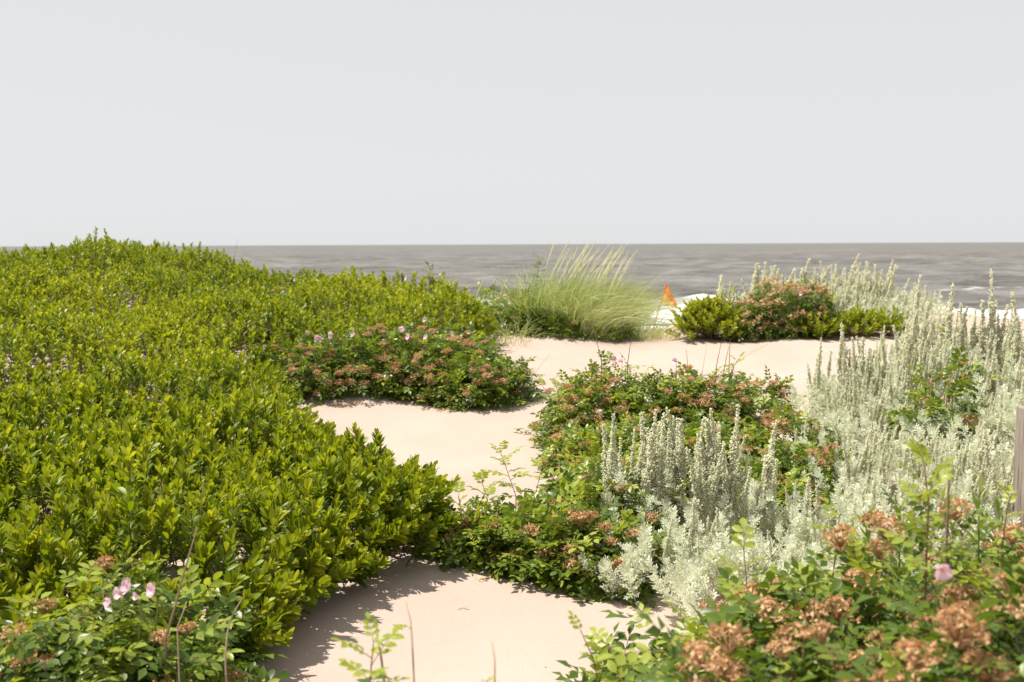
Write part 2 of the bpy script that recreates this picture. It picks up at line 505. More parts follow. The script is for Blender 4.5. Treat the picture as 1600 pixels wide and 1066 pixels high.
# ------------------------------------------------------------------ plant templates
ROWS_N = [(.22,.42), (.5,.86), (.74,1.0), (.92,.62)]        # obovate bayberry leaf
ROWS_M = [(.42,.8), (.8,.95)]
ROWS_F = [(.65,1.0)]
GA = 2.39996

def bay_shoot(rng, L, nl, rows, wide=1.0):
    """An upright bayberry shoot: leaves spiral up a twig and crowd at its end."""
    bend = rng.uniform(-.05, .05, 2)
    def ax(t): return np.array([bend[0]*t*t, bend[1]*t*t, L*t])
    parts = [set_mat(tube([ax(0), ax(.5), ax(.97)], [.0035, .0028, .0018], 4, .4), 1)]
    az = rng.uniform(0, 6.28)
    for i in range(nl):
        t = .18 + .82*((i + .5)/nl)**.8
        az += GA + rng.uniform(-.3, .3)
        a = math.radians(56 - 40*t**1.5 + rng.uniform(-14, 14))
        rad = np.array([math.cos(az), math.sin(az), 0])
        axd = np.array([0, 0, 1.0])
        d = math.cos(a)*axd + math.sin(a)*rad
        n = math.sin(a)*axd - math.cos(a)*rad + rng.normal(0, .22, 3)
        ln = (.070 if t < .88 else .055)*rng.uniform(.7, 1.2)
        lf = leaf(ln, ln*rng.uniform(.27, .37)*wide, rows, rng.uniform(.12, .4), rng.uniform(-.05, .25), np.clip(.04 + .40*t + rng.uniform(-.16, .2), 0, 1))  # young tips are paler; lower leaves darkened further, shade put into the tint
        parts.append(inst(lf, frames(d[None], n[None]), ax(t)[None]))
    return cat(parts)

def sub(n, f):
    return [f(np.random.default_rng(1000 + i)) for i in range(n)]

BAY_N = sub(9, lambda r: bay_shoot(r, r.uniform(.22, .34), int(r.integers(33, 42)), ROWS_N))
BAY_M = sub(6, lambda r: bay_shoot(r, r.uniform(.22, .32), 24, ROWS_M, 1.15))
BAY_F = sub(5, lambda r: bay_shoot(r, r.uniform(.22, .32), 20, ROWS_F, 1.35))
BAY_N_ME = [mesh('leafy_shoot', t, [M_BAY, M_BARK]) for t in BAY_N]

LEAFLET_N = [(.25,.7), (.5,1.0), (.78,.72)]
LEAFLET_M = [(.35,.9), (.7,.8)]
LEAFLET_F = [(.45,1.0)]
def pinnate(rng, L, pairs, rows, young):
    """A rose leaf: leaflets in pairs on a curved stalk, one at the tip."""
    parts = []
    def ax(t): return np.array([0, L*t*(1-.1*t), -.16*L*t*t])
    if rows is not LEAFLET_F:
        parts.append(set_mat(tube([ax(0), ax(.5), ax(1)], [.0013, .001, .0007], 3, .6), 1))
    ll = L*.36
    for k in range(pairs):
        t = .30 + .62*k/max(1, pairs-.5)
        for s in (-1, 1):
            d = np.array([s*math.sin(math.radians(62)), math.cos(math.radians(62)), rng.uniform(-.25, .2)])
            n = np.array([-s*.25, 0, 1.0]) + rng.normal(0, .15, 3)
            lf = leaf(ll*rng.uniform(.85, 1.1), ll*.54, rows, rng.uniform(.15, .4), rng.uniform(.05, .3), young + rng.uniform(-.12, .14))
            parts.append(inst(lf, frames(d[None], n[None]), ax(t)[None]))
    lf = leaf(ll*1.05, ll*.56, rows, .2, .2, young)
    parts.append(inst(lf, frames(np.array([[0, 1, -.2]]), np.array([[0, .2, 1.0]])), ax(.95)[None]))
    return cat(parts)

ROSE_N = sub(8, lambda r: pinnate(r, r.uniform(.085, .115), 3 if r.uniform() < .7 else 4, LEAFLET_N, .30))
ROSE_M = sub(6, lambda r: pinnate(r, r.uniform(.085, .11), 3, LEAFLET_M, .30))
ROSE_F = sub(5, lambda r: pinnate(r, r.uniform(.09, .115), 3, LEAFLET_F, .30))
ROSE_OLD_ME = [mesh('rose_leaf', (t[0], t[1], t[2] - .05, t[3]), [M_ROSE, M_CANE]) for t in ROSE_N]
ROSE_YNG_ME = [mesh('young_rose_leaf', (t[0], t[1], t[2] + .40, t[3]), [M_ROSE, M_CANE]) for t in ROSE_N]

def seed_head(rng, R, n, lod):
    """A dried flower cluster: forked stalks that end in shrivelled brown petals."""
    parts = []
    for i in range(n):
        a = rng.uniform(0, 6.28); q = math.sqrt(rng.uniform(0, 1))
        p = np.array([math.cos(a)*R*q, math.sin(a)*R*q, R*(.75 - .45*q*q) + rng.uniform(-.1, .1)*R])
        if True: parts.append(tube([(0, 0, -R*.35), p*.55 + np.array([0, 0, -R*.1]), p], [.0014, .001, .0009], 3, .15))
        for k in range(5 if lod < 2 else 3):
            d = rng.normal(0, 1, 3); d[2] = abs(d[2])*.6 - .1
            s = R*(rng.uniform(.20, .40) if lod == 0 else rng.uniform(.28, .5))
            lf = leaf(s, s*rng.uniform(.4, .75), [(.55, 1.0)], rng.uniform(-.6, .8), rng.uniform(-.6, .9), rng.uniform(0, .65))
            parts.append(inst(lf, frames(d[None], rng.normal(0, 1, (1, 3))), p[None]))
    return cat(parts)
HEAD_N = sub(5, lambda r: seed_head(r, r.uniform(.030, .045), 24, 0))
HEAD_F = sub(3, lambda r: seed_head(r, r.uniform(.035, .045), 12, 2))
HEAD_N_ME = [mesh('dried_flower_head', t, [M_HEAD]) for t in HEAD_N]
HEAD_F_ME = [mesh('dried_flower_head', t, [M_HEAD]) for t in HEAD_F]

def petal_t(rng):
    V, F = [], []
    rows = [(0, .15), (.3, .55), (.62, 1.0), (.86, .95), (1.0, .55)]
    for j, (t, q) in enumerate(rows):
        for i in range(5):
            s = -1 + i*.5
            w = q*.021
            dip = .10 if (j == 4 and i == 2) else 0
            V.append((s*w, .036*(t - dip - .10*s*s*(t > .7)), .010*t*t + .005*s*s*q + rng.uniform(-.0012, .0012)))
    for j in range(4):
        for i in range(4):
            a = j*5 + i
            F += [(a, a+1, a+6), (a, a+6, a+5)]
    V = np.array(V)
    return (V, np.array(F), np.clip(.15 + .0*V[:, 1] + (1 - V[:, 1]/.036)*.5, 0, 1), np.zeros(len(F), int))
PETAL_ME = [mesh('petal', t, [M_PETAL]) for t in sub(3, petal_t)]
def stamen_t(rng):
    ps = [set_mat(tube([(0,0,-.012), (0,0,0)], [.003, .004], 5, .2), 1)]
    for i in range(34):
        a = rng.uniform(0, 6.28); q = math.sqrt(rng.uniform(0, 1))*.0085
        b = blob(.0016, 1, rng.uniform(0, .8)); ps.append((b[0] + np.array([math.cos(a)*q, math.sin(a)*q, .004 + rng.uniform(0, .003)]), b[1], b[2], b[3]))
    return cat(ps)
STAMEN_ME = mesh('flower', stamen_t(np.random.default_rng(3)), [M_STAMEN, M_GOLD])

def add_flower(parent, P, N, sc=1.0):
    R = frames(np.array([[.3, -.2, .5]]), np.array([N]))[0]
    f = link('flower', STAMEN_ME, parent, R, P, sc*.8)
    a0 = random.uniform(0, 6)
    for k in range(5):
        a = a0 + k*2*math.pi/5 + random.uniform(-.1, .1)
        e = random.uniform(.12, .65)
        d = np.array([math.cos(a)*math.cos(e), math.sin(a)*math.cos(e), math.sin(e)])
        n = np.array([-math.cos(a)*math.sin(e), -math.sin(a)*math.sin(e), math.cos(e)])
        link('petal', PETAL_ME[k % 3], f, frames(d[None], n[None])[0], (0, 0, .001), random.uniform(.85, 1.12))
    return f

def lobed(rng, L, lod, tint=.3):
    """A silver leaf cut into blunt lobes."""
    rows = [(.55, 1.0)] if lod else [(.4, .75), (.8, 1.0)]
    ps = []
    def add(t, ang, ln):
        d = np.array([math.sin(ang), math.cos(ang), rng.uniform(-.05, .35)])
        lf = leaf(ln, ln*.36 if not lod else ln*.45, rows, rng.uniform(-.2, .4), rng.uniform(-.1, .3), tint + rng.uniform(-.15, .2))
        ps.append(inst(lf, frames(d[None], np.array([[0, -.1, 1.0]])), np.array([[0, L*t, .10*L*t*t]])))
    ps.append(leaf(L*.8, L*.14, [(.5, 1)], .2, -.1, tint))
    add(.68, 0, L*.36)
    for t, a, q in ((.62, .75, .36), (.42, .9, .40), (.22, 1.0, .32)):
        if lod and t < .3: continue
        add(t, a, L*q); add(t, -a, L*q)
    return cat(ps)

def silver_rosette(rng, L, n, lod):
    """A leafy silver shoot without flowers."""
    ps = [tube([(0,0,0), (0,0,L*.9)], [.003, .002], 4, .35)]
    lf = [lobed(rng, 1.0, lod, .3) for _ in range(3)]
    az = 0
    for i in range(n):
        t = (i + .5)/n
        az += GA + rng.uniform(-.3, .3)
        a = math.radians(75 - 50*t + rng.uniform(-10, 10))
        rad = np.array([math.cos(az), math.sin(az), 0]); up = np.array([0, 0, 1.0])
        d = math.cos(a)*up + math.sin(a)*rad; nn = math.sin(a)*up - math.cos(a)*rad + rng.normal(0, .2, 3)
        ps.append(inst(lf[i % 3], frames(d[None], nn[None]), np.array([[0, 0, L*t]]), rng.uniform(.042, .065), rng.uniform(-.12, .15)))
    return cat(ps)

def flower_spike(rng, H, lod):
    """A tall silver stem: lobed leaves low down, then short side sprays crowded with cream buds up to a thin tip."""
    lean = rng.uniform(-.10, .12, 2)*H
    def ax(t): return np.array([lean[0]*t*t, lean[1]*t*t, H*t])
    ps = [tube([ax(q) for q in (0, .25, .5, .75, 1)], [.0038, .0034, .0028, .002, .001], 4 if lod else 5, .45)]
    f0 = rng.uniform(.26, .42); rng_ph = rng.uniform(0, 6)
    n = 60 if lod else 120
    az = 0
    bud = [blob(1, 1.25, q, 1) for q in (.1, .5, .9)]
    Rb, Pb, Sb, Tb = [], [], [], []
    for i in range(n):
        t = f0 + (1 - f0)*((i + .5)/n)
        az += GA
        env = (1 - ((t - f0)/(1 - f0)))**.95*(.8 + .3*math.sin(t*23 + rng_ph))
        ln = .088*env*rng.uniform(.45, 1.25) + .006
        rad = np.array([math.cos(az), math.sin(az), 0])
        d = nrm(rad*.42 + np.array([0, 0, 1.0]))
        p0 = ax(t)
        if not lod and ln > .02: ps.append(tube([p0, p0 + d*ln], [.0012, .0008], 3, .5))
        m = max(2, int(ln/(.0065 if not lod else .010)) + 1)
        for k in range(m):
            Pb.append(p0 + d*ln*(k + .6)/m + rng.normal(0, .0035, 3)); Tb.append(rng.uniform(-.1, .3))
            Sb.append(rng.uniform(.0032, .0050)*(1.6 if lod else 1.0))
    Pb = np.array(Pb); Sb = np.array(Sb); Tb = np.array(Tb)
    Rb = frames(RNG.normal(0, 1, (len(Pb), 3)), RNG.normal(0, 1, (len(Pb), 3)))
    for q in range(3):
        ps.append(inst(bud[q], Rb[q::3], Pb[q::3], Sb[q::3], Tb[q::3]))
    nl = 14 if lod else 22
    lf = [lobed(rng, 1.0, lod, .35) for _ in range(3)]
    for i in range(nl):
        t = .06 + (.62 if i % 3 else .8)*i/nl
        az += GA + rng.uniform(-.4, .4)
        rad = np.array([math.cos(az), math.sin(az), 0])
        a = math.radians(rng.uniform(35, 70)); up = np.array([0, 0, 1.0])
        d = math.cos(a)*up + math.sin(a)*rad; nn = math.sin(a)*up - math.cos(a)*rad + rng.normal(0, .2, 3)
        ps.append(inst(lf[i % 3], frames(d[None], nn[None]), ax(t)[None], rng.uniform(.035, .055)*(1.1 - .6*t), rng.uniform(-.1, .15)))
    return cat(ps)

SPIKE_N = sub(10, lambda r: flower_spike(r, 1.0*r.uniform(.58, .72), 0))
SPIKE_F = sub(6, lambda r: flower_spike(r, 1.0*r.uniform(.58, .72), 1))
SPIKE_N_ME = [mesh('flower_spike', t, [M_SILVER, M_BUD]) for t in SPIKE_N]
SPIKE_F_ME = [mesh('flower_spike', t, [M_SILVER, M_BUD]) for t in SPIKE_F]
SPIKE_N_H = [t[0][:, 2].max() for t in SPIKE_N]
SPIKE_F_H = [t[0][:, 2].max() for t in SPIKE_F]
ROSETTE_N = sub(4, lambda r: silver_rosette(r, r.uniform(.14, .22), 20, 0))
ROSETTE_F = sub(3, lambda r: silver_rosette(r, r.uniform(.16, .24), 14, 1))
ROSETTE_N_ME = [mesh('silver_shoot', t, [M_SILVER]) for t in ROSETTE_N]

# ------------------------------------------------------------------ the bayberry thicket on the left
POLY = np.array([(-1.10,3.60), (-1.03,4.02), (-.93,4.30), (-.78,4.56), (-.60,4.79), (-.49,4.92), (-.52,5.2), (-.62,5.5), (-.92,5.85), (-1.22,6.3), (-1.55,7.1),
                 (-1.95,8.1), (-2.25,8.9), (-2.35,9.9), (-1.9,10.6), (-1.0,11.0), (-.45,11.5), (-.42,12.2), (-.8,15.0), (-2.5,16.6), (-5.2,20.2), (-14,22), (-14,9), (-5,3.2),
                 (-4,2.2), (-1.95,2.2), (-1.85,2.9), (-1.62,3.55)])
def sd_poly(x, y, P=POLY):
    """Distance to the polygon's edge, positive inside."""
    x = np.asarray(x, float); y = np.asarray(y, float)
    inside = np.zeros(x.shape, bool); dm = np.full(x.shape, 1e9); k = len(P)
    for i in range(k):
        (x1, y1), (x2, y2) = P[i], P[(i+1) % k]
        c = ((y1 > y) != (y2 > y))
        inside ^= c & (x < (x2-x1)*(y-y1)/((y2-y1) if y2 != y1 else 1e-9) + x1)
        ex, ey = x2-x1, y2-y1
        t = np.clip(((x-x1)*ex + (y-y1)*ey)/(ex*ex+ey*ey), 0, 1)
        dm = np.minimum(dm, np.hypot(x-x1-t*ex, y-y1-t*ey))
    return np.where(inside, dm, -dm)

def canopy(x, y, d):
    h = .53 + .135*soft(x, y, 2.2, 41)*(1 + .5*sst(y, 7, 12)) + .06*soft(x, y, 6.5, 42) + .05*sst(y, 8, 14)
    return np.maximum(.16, h*(.50 + .50*np.sqrt(np.clip(d/.40, 0, 1))))

BG_NEAR = 'bayberry shrubs at the front of the left thicket'
BG_MID = 'bayberry shrubs on the middle of the left slope'
BG_FAR = 'bayberry shrubs on the green hill'
seeds = [
    (-.66,5.15,'bayberry shrub at the right tip of the thicket, between both sand patches',BG_NEAR),
    (-.88,5.62,'bayberry shrub with upright shoots standing out against the middle sand channel',BG_NEAR),
    (-.85,4.80,'bayberry shrub shading the top left edge of the front sand patch',BG_NEAR),
    (-1.15,4.40,'bayberry shrub over the left edge of the front sand, beside the low rose bush',BG_NEAR),
    (-1.45,6.15,'bayberry shrub at the back of the thicket, left of the middle sand channel',BG_NEAR),
    (-1.95,7.35,'bayberry shrub just left of where the sand channel begins, in front of the rose mound',BG_NEAR),
    (-2.55,8.9,'bayberry shrub touching the left end of the brown flecked rose mound',BG_MID),
    (-2.05,2.75,'broad leaved bayberry shrub in the bottom left corner of the photo',BG_NEAR),
    (-1.75,4.0,'dark bayberry shrub directly behind the low rose bush with pale pink flowers',BG_NEAR),
    (-1.40,5.25,'glossy bayberry shrub left of the one with upright shoots, behind the front row',BG_NEAR), (-2.0,5.0,'glossy bayberry shrub in the thicket above the pale pink flowers of the low rose',BG_NEAR), (-2.0,6.0,'glossy bayberry shrub in the heart of the left thicket, two rows above the sand',BG_NEAR), (-2.75,5.6,'glossy bayberry shrub at the left photo edge, halfway up the thicket',BG_NEAR),
    (-2.75,6.8,'bayberry shrub below the pale feathery plants in the left thicket',BG_NEAR), (-3.6,6.8,'bayberry shrub cut by the left photo edge, two thirds up the thicket',BG_NEAR),
    (-3.2,8.2,'yellow-green bayberry shrub around the pale plant in the left of the thicket',BG_MID), (-4.5,8.0,'yellow-green bayberry shrub cut by the left edge at the foot of the slope',BG_MID), (-3.5,9.9,'yellow-green bayberry shrub on the slope left of the rose mound\'s top',BG_MID), (-5.0,9.9,'yellow-green bayberry shrub at the left edge in the middle of the slope',BG_MID), (-2.7,11.2,'yellow-green bayberry shrub above the left end of the rose mound',BG_MID),
    (-4.2,11.8,'yellow-green bayberry shrub on the slope straight below the hill\'s right shoulder',BG_MID), (-5.9,12.0,'yellow-green bayberry shrub at the left edge right below the hill',BG_MID),
    (-1.3,11.8,'bayberry shrub right behind the middle of the brown flecked rose mound',BG_MID),
    (-.75,12.4,'bayberry shrub behind the right end of the rose mound, left of the sand crest',BG_MID),
    (-1.3,14.0,'bayberry shrub on the crest left of the tall pale grass',BG_MID),
    (-2.4,13.4,'bayberry shrub on the low crest in front of the sea, right of the hill',BG_MID), (-3.8,14.2,'bayberry shrub at the foot of the right side of the hill',BG_FAR),
    (-5.0,15.0,'small-leaved bayberry shrub on the front of the hill, right of its top',BG_FAR), (-6.6,14.4,'small-leaved bayberry shrub on the front of the hill, left of its top',BG_FAR), (-4.6,17.0,'bayberry shrub on the right shoulder of the hill against the grey sea',BG_FAR),
    (-6.2,16.6,'small-leaved bayberry shrub just under the top of the hill',BG_FAR), (-7.6,17.2,'bayberry shrub on the very top of the hill against the sky',BG_FAR), (-9.6,17.0,'bayberry shrub on the hill left of its top, at the photo edge',BG_FAR),
]
SX = np.array([(s[0], s[1]) for s in seeds])
def scatter(x0, x1, y0, y1, step, jit=.5):
    gx, gy = np.meshgrid(np.arange(x0, x1, step), np.arange(y0, y1, step))
    gx = gx.ravel() + RNG.uniform(-jit, jit, gx.size)*step; gy = gy.ravel() + RNG.uniform(-jit, jit, gy.size)*step
    return gx, gy

def in_view(x, y, m=.45, far=1.9):
    """The strip that the photograph shows, and a thinner margin beside it."""
    a = np.abs(x) - .535*y
    return (a < m) | ((a < far) & (RNG.uniform(0, 1, x.shape) < .45))

plant = {i: {'P': [], 'D': [], 'lod': [], 'dt': []} for i in range(len(seeds))}
def add_shoots(px, py, base_z, D, lod, dt):
    own = np.argmin((px[:, None] - SX[:, 0])**2 + (py[:, None] - SX[:, 1])**2, axis=1)
    for k in range(len(px)):
        q = plant[own[k]]
        q['P'].append((px[k], py[k], base_z[k])); q['D'].append(D[k]); q['lod'].append(lod); q['dt'].append(dt[k])

for lod, (y0, y1, step) in enumerate(((2.2, 7.2, .081), (7.2, 12.0, .094), (12.0, 19.0, .101))):
    px, py = scatter(-13, .4, y0, y1, step)
    d = sd_poly(px, py)
    ok = (d > 0) & in_view(px, py)
    px, py, d = px[ok], py[ok], d[ok]
    g = ground(px, py)
    top = canopy(px, py, d)
    Lm = .27
    D = np.stack([RNG.normal(.06, .20, len(px)), RNG.normal(-.03, .20, len(px)), np.ones(len(px))], -1)
    e = 1e-2                                   # shoots at the edge lean out of the thicket
    gxo = (sd_poly(px + e, py) - d)/e; gyo = (sd_poly(px, py + e) - d)/e
    lean = np.clip(1 - d/.25, 0, 1)*.55
    D[:, 0] -= gxo*lean; D[:, 1] -= gyo*lean
    gap = soft(px, py, 3.4, 47) + .35*soft(px, py, 9, 48)
    top = top + RNG.normal(0, .035, len(px)) + np.where(RNG.uniform(0, 1, len(px)) < .06, RNG.uniform(.03, .12, len(px)), 0) - .16*sst(gap, .55, 1.0)
    z = g + np.maximum(top - Lm*RNG.uniform(.85, 1.15, len(px)), .02)
    add_shoots(px, py, z, D, lod, RNG.uniform(-.08, .10, len(px)) + .10*soft(px, py, 1.2, 45))
    # lower shoots along the rim so the flank is leafy down to the sand
    rx, ry = scatter(-13, .4, y0, y1, step*.70)
    d = sd_poly(rx, ry)
    ok = (d > -.03) & (d < .20) & in_view(rx, ry)
    rx, ry, d = rx[ok], ry[ok], d[ok]
    if len(rx):
        top = canopy(rx, ry, np.maximum(d, 0))
        gxo = (sd_poly(rx + e, ry) - d)/e; gyo = (sd_poly(rx, ry + e) - d)/e
        D = np.stack([-gxo*.8 + RNG.normal(0, .3, len(rx)), -gyo*.8 + RNG.normal(0, .3, len(rx)), RNG.uniform(.5, 1.1, len(rx))], -1)
        z = ground(rx, ry) + RNG.uniform(.0, .75, len(rx))*np.maximum(top - .15, .05)
        add_shoots(rx - 0*gxo, ry, z, D, lod, RNG.uniform(-.14, .05, len(rx)))

tips_ = [(497,682,5.9),(519,676,5.85),(512,690,5.8),(546,667,5.75),(556,664,5.8),(577,676,5.75),(594,671,5.75),(588,690,5.7),(606,700,5.65),(640,743,5.3),(656,741,5.3),(668,747,5.25),(640,760,5.2),(622,750,5.4),(668,790,5.1),(470,672,6.3),(482,676,6.2)]
tp = np.array([pt(u, v, y_) for u, v, y_ in tips_])
add_shoots(tp[:, 0], tp[:, 1], tp[:, 2] - .30, np.stack([RNG.normal(.02, .06, len(tp)), RNG.normal(0, .06, len(tp)), np.ones(len(tp))], -1), 0, np.zeros(len(tp)))
add_shoots(tp[:, 0] + RNG.normal(0, .05, len(tp)), tp[:, 1] + .06, tp[:, 2] - .38, np.stack([RNG.normal(.02, .1, len(tp)), RNG.normal(0, .1, len(tp)), np.ones(len(tp))], -1), 0, np.zeros(len(tp)))
for i, (sx_, sy_, lab, grp) in enumerate(seeds):
    q = plant[i]
    if not q['P']: continue
    root = np.array([sx_, sy_, gz(sx_, sy_)])
    t = thing('bayberry_shrub', lab, 'shrub', tuple(root), grp)
    P = np.array(q['P']) - root; D = np.array(q['D']); lod = np.array(q['lod']); dt = np.array(q['dt'])
    R = frames(np.cross(nrm(D), np.array([1.0, 0, 0])), D)       # +Z of the shoot along D
    spin = RNG.uniform(0, 6.28, len(P)); c, s = np.cos(spin), np.sin(spin)
    Z = np.zeros_like(c); Rz = np.stack([np.stack([c, -s, Z], -1), np.stack([s, c, Z], -1), np.stack([Z, Z, Z+1], -1)], 1)
    R = R @ Rz
    sc = RNG.uniform(.85, 1.15, len(P))*np.array([1.0, 1.0, 1.03])[lod]
    far_parts, n_obj = [], 0
    order = np.argsort((P[:, 1] + root[1]))
    for k in order:
        if lod[k] == 0 and n_obj < 290:
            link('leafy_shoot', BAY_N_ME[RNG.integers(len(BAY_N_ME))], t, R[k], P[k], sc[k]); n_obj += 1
    rest = np.where(lod > 0)[0] if n_obj < 290 else np.array([k for k in order if lod[k] > 0] + list(order[lod[order] == 0][290:]))
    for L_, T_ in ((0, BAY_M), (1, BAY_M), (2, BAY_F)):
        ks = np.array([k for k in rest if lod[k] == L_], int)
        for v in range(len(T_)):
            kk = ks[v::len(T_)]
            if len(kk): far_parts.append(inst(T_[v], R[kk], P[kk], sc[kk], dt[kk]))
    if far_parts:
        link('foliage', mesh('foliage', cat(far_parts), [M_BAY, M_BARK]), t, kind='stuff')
    br_ = []
    for k in range(0, len(P), 3 if lod[0] == 0 else 6):
        if lod[k] == 2 and k % 3: continue
        p0 = np.array([P[k][0]*.35, P[k][1]*.35, gz(root[0] + P[k][0]*.35, root[1] + P[k][1]*.35) - root[2] - .02])
        mid = np.array([P[k][0]*.8, P[k][1]*.8, p0[2]*.5 + P[k][2]*.5])
        br_.append(tube([p0, mid, P[k]], [.006, .004, .0025], 3, RNG.uniform(0, .5)))
    if br_: link('stem', mesh('stem', cat(br_), [M_BARK]), t)

# ------------------------------------------------------------------ rose bushes
def ellipsoid_hit(u, v, c, r):
    o_ = np.array([0, 0, EYE]); d = pt(u, v, 5.0) - o_
    A = d/r; B = (o_ - c)/r
    a, b, cc = A@A, 2*A@B, B@B - 1
    disc = b*b - 4*a*cc
    if disc < 0:
        t = -b/(2*a)
    else:
        t = (-b - math.sqrt(disc))/(2*a)
    return o_ + d*t

def rose_bush(label, lobes, n_leaf, lod, heads, flowers=(), young=.25, group=None, obj_leaves=0, size=1.0, hsize=1.0, head_bias=0.0, ncane=26, dark=0.0):
    """lobes: (x, y, rx, ry, h) mounds of one bush; leaves sit in a shell over them."""
    x0, y0 = lobes[0][0], lobes[0][1]
    root = np.array([x0, y0, gz(x0, y0)])
    t = thing('rose_bush', label, 'rose bush', tuple(root), group)
    Ps, Ns, lobe_of = [], [], []
    wts = np.array([l[2]*l[3] + l[4]*(l[2] + l[3])*.6 for l in lobes]); wts /= wts.sum()
    sgn = random.randint(0, 999)
    def shell(n, low, high, zmin):
        k = RNG.choice(len(lobes), n, p=wts)
        Lb = np.array(lobes)[k]
        a = RNG.uniform(0, 2*math.pi, n); cz = RNG.uniform(zmin, 1, n)
        rr = np.sqrt(np.maximum(0, 1 - cz**2.2))
        dx, dy = np.cos(a)*rr, np.sin(a)*rr
        q = RNG.uniform(low, high, n)*(1 + .16*soft(dx*3 + Lb[:, 0]*4, dy*3 + cz*3 + Lb[:, 1]*4, 1.6, 60 + sgn % 7))
        x = Lb[:, 0] + dx*Lb[:, 2]*q; y = Lb[:, 1] + dy*Lb[:, 3]*q
        z = ground(x, y) + .01 + cz*Lb[:, 4]*q
        nv = nrm(np.stack([dx/Lb[:, 2], dy/Lb[:, 3], cz/Lb[:, 4]*.8], -1))
        return np.stack([x, y, z], -1), nv
    n_leaf = int(n_leaf*1.12); size = size*1.32; heads = int(heads*1.6)
    P, Nv = shell(n_leaf, .58, 1.03, 0.0)
    n = len(P)
    D = Nv*np.array([1, 1, .25]) + RNG.normal(0, .45, (n, 3)) + np.array([0, 0, .12])
    U = Nv*.55 + np.array([0, 0, .8]) + RNG.normal(0, .28, (n, 3))
    R = frames(D, U)
    yng = (RNG.uniform(0, 1, n) < young*(.4 + 1.2*Nv[:, 2]))
    sc = RNG.uniform(.8, 1.25, n)*size
    P = P - root
    done = np.zeros(n, bool)
    if obj_leaves:
        outer = np.where((Nv @ np.array([0, -.75, .65]) > .05))[0]
        RNG.shuffle(outer)
        outer = outer[:obj_leaves]
        for k in outer:
            link('leaf', (ROSE_YNG_ME if yng[k] else ROSE_OLD_ME)[RNG.integers(8)], t, R[k], P[k], sc[k])
        done[outer] = True
    rest = np.where(~done)[0]
    parts = []
    T_ = ((ROSE_M + ROSE_F) if lod == 0 else (ROSE_M + ROSE_F*2)[:16] if lod == 1 else ROSE_F)
    for v in range(len(T_)):
        kk = rest[v::len(T_)]
        if len(kk): parts.append(inst(T_[v], R[kk], P[kk], sc[kk], RNG.uniform(-.14, .12, len(kk)) + .42*yng[kk] - dark))
    link('foliage', mesh('foliage', cat(parts), [M_ROSE, M_CANE]), t, kind='stuff')
    cs = []
    for i in range(ncane):
        k = RNG.integers(n)
        e = P[k]*np.array([.92, .92, .9])
        l0 = lobes[RNG.integers(len(lobes))]
        p0 = np.array([(l0[0] - x0)*.7 + RNG.normal(0, .06), (l0[1] - y0)*.7 + RNG.normal(0, .06), 0]); p0[2] = gz(p0[0]+x0, p0[1]+y0) - root[2] - .02
        cs.append(tube([p0, p0*.45 + e*.55 + np.array([0, 0, .10*e[2]]), e], [.0055, .004, .0025], 4, RNG.uniform(0, .8)))
    link('cane', mesh('cane', cat(cs), [M_CANE]), t)
    if heads:
        P2, N2 = shell(heads*6, .97, 1.08, .12)
        sc_ = -(P2[:, 1])*.5 + RNG.uniform(0, 1.0, len(P2)) + N2[:, 2]*head_bias
        keep = []
        for k in np.argsort(-sc_):
            if all(np.linalg.norm(P2[k] - P2[j]) > .055*hsize for j in keep): keep.append(k)
            if len(keep) == heads: break
        for k in keep:
            nn = N2[k]*.7 + np.array([0, 0, .7]) + RNG.normal(0, .2, 3)
            link('dried_flower_head', (HEAD_N_ME if lod == 0 else HEAD_F_ME if lod == 2 else HEAD_N_ME)[RNG.integers(3)], t, frames(np.array([[1.0, .3, .1]]), nn[None])[0], P2[k] - root, RNG.uniform(.75, 1.2)*hsize)
    for fl in flowers:
        u, v, y = fl[:3]
        p = pt(u, v, y)
        add_flower(t, p - root, np.array([random.uniform(-.5, .5), random.uniform(-.9, -.2), .75]), (fl[3] if len(fl) > 3 else 1.0)*1.2)
        e = p - root
        cs_ = tube([np.array([e[0]*.9, e[1]*.9 + .02, max(.05, e[2] - .22)]), e + np.array([0, .015, -.06]), e + np.array([0, .003, -.008])], [.003, .0022, .002], 4, .7)
        link('flower_stalk', mesh('flower_stalk', cs_, [M_GOLD]), t)
    return t

RG = 'beach rose bushes among the sand'
# mid left mound
rose_bush('left half of the brown flecked rose mound, two pink flowers on top', [(-1.80,9.40,.50,.50,.38), (-1.35,9.6,.50,.60,.45), (-2.1,9.6,.35,.45,.34)], 1500, 1, 56,
          [(498,526,9.15,1.15), (519,522,9.25,1.15), (554,523,9.25,1.15), (482,518,9.45,.8)], .10, RG, head_bias=.2, hsize=1.25)
rose_bush('tallest middle part of the brown flecked rose mound, one pink flower with yellow centre', [(-.85,9.6,.52,.6,.47), (-.45,9.75,.40,.5,.38), (-.95,9.3,.3,.3,.25)], 1200, 1, 42,
          [(624,511,9.45,1.15), (640,526,9.15,1.2), (631,517,9.35,.9), (667,527,9.35,1.15), (665,499,10.2,.9)], .12, RG, head_bias=.2, hsize=1.25)
rose_bush('low right lobe of the rose mound reaching over the sand, one bright pink flower', [(-.40,9.1,.44,.36,.30), (-.12,9.3,.30,.30,.29)], 900, 1, 28,
          [(776,584,9.15,1.15), (709,521,9.6,1.0), (812,607,9.1,.7)], .34, RG, hsize=1.15)
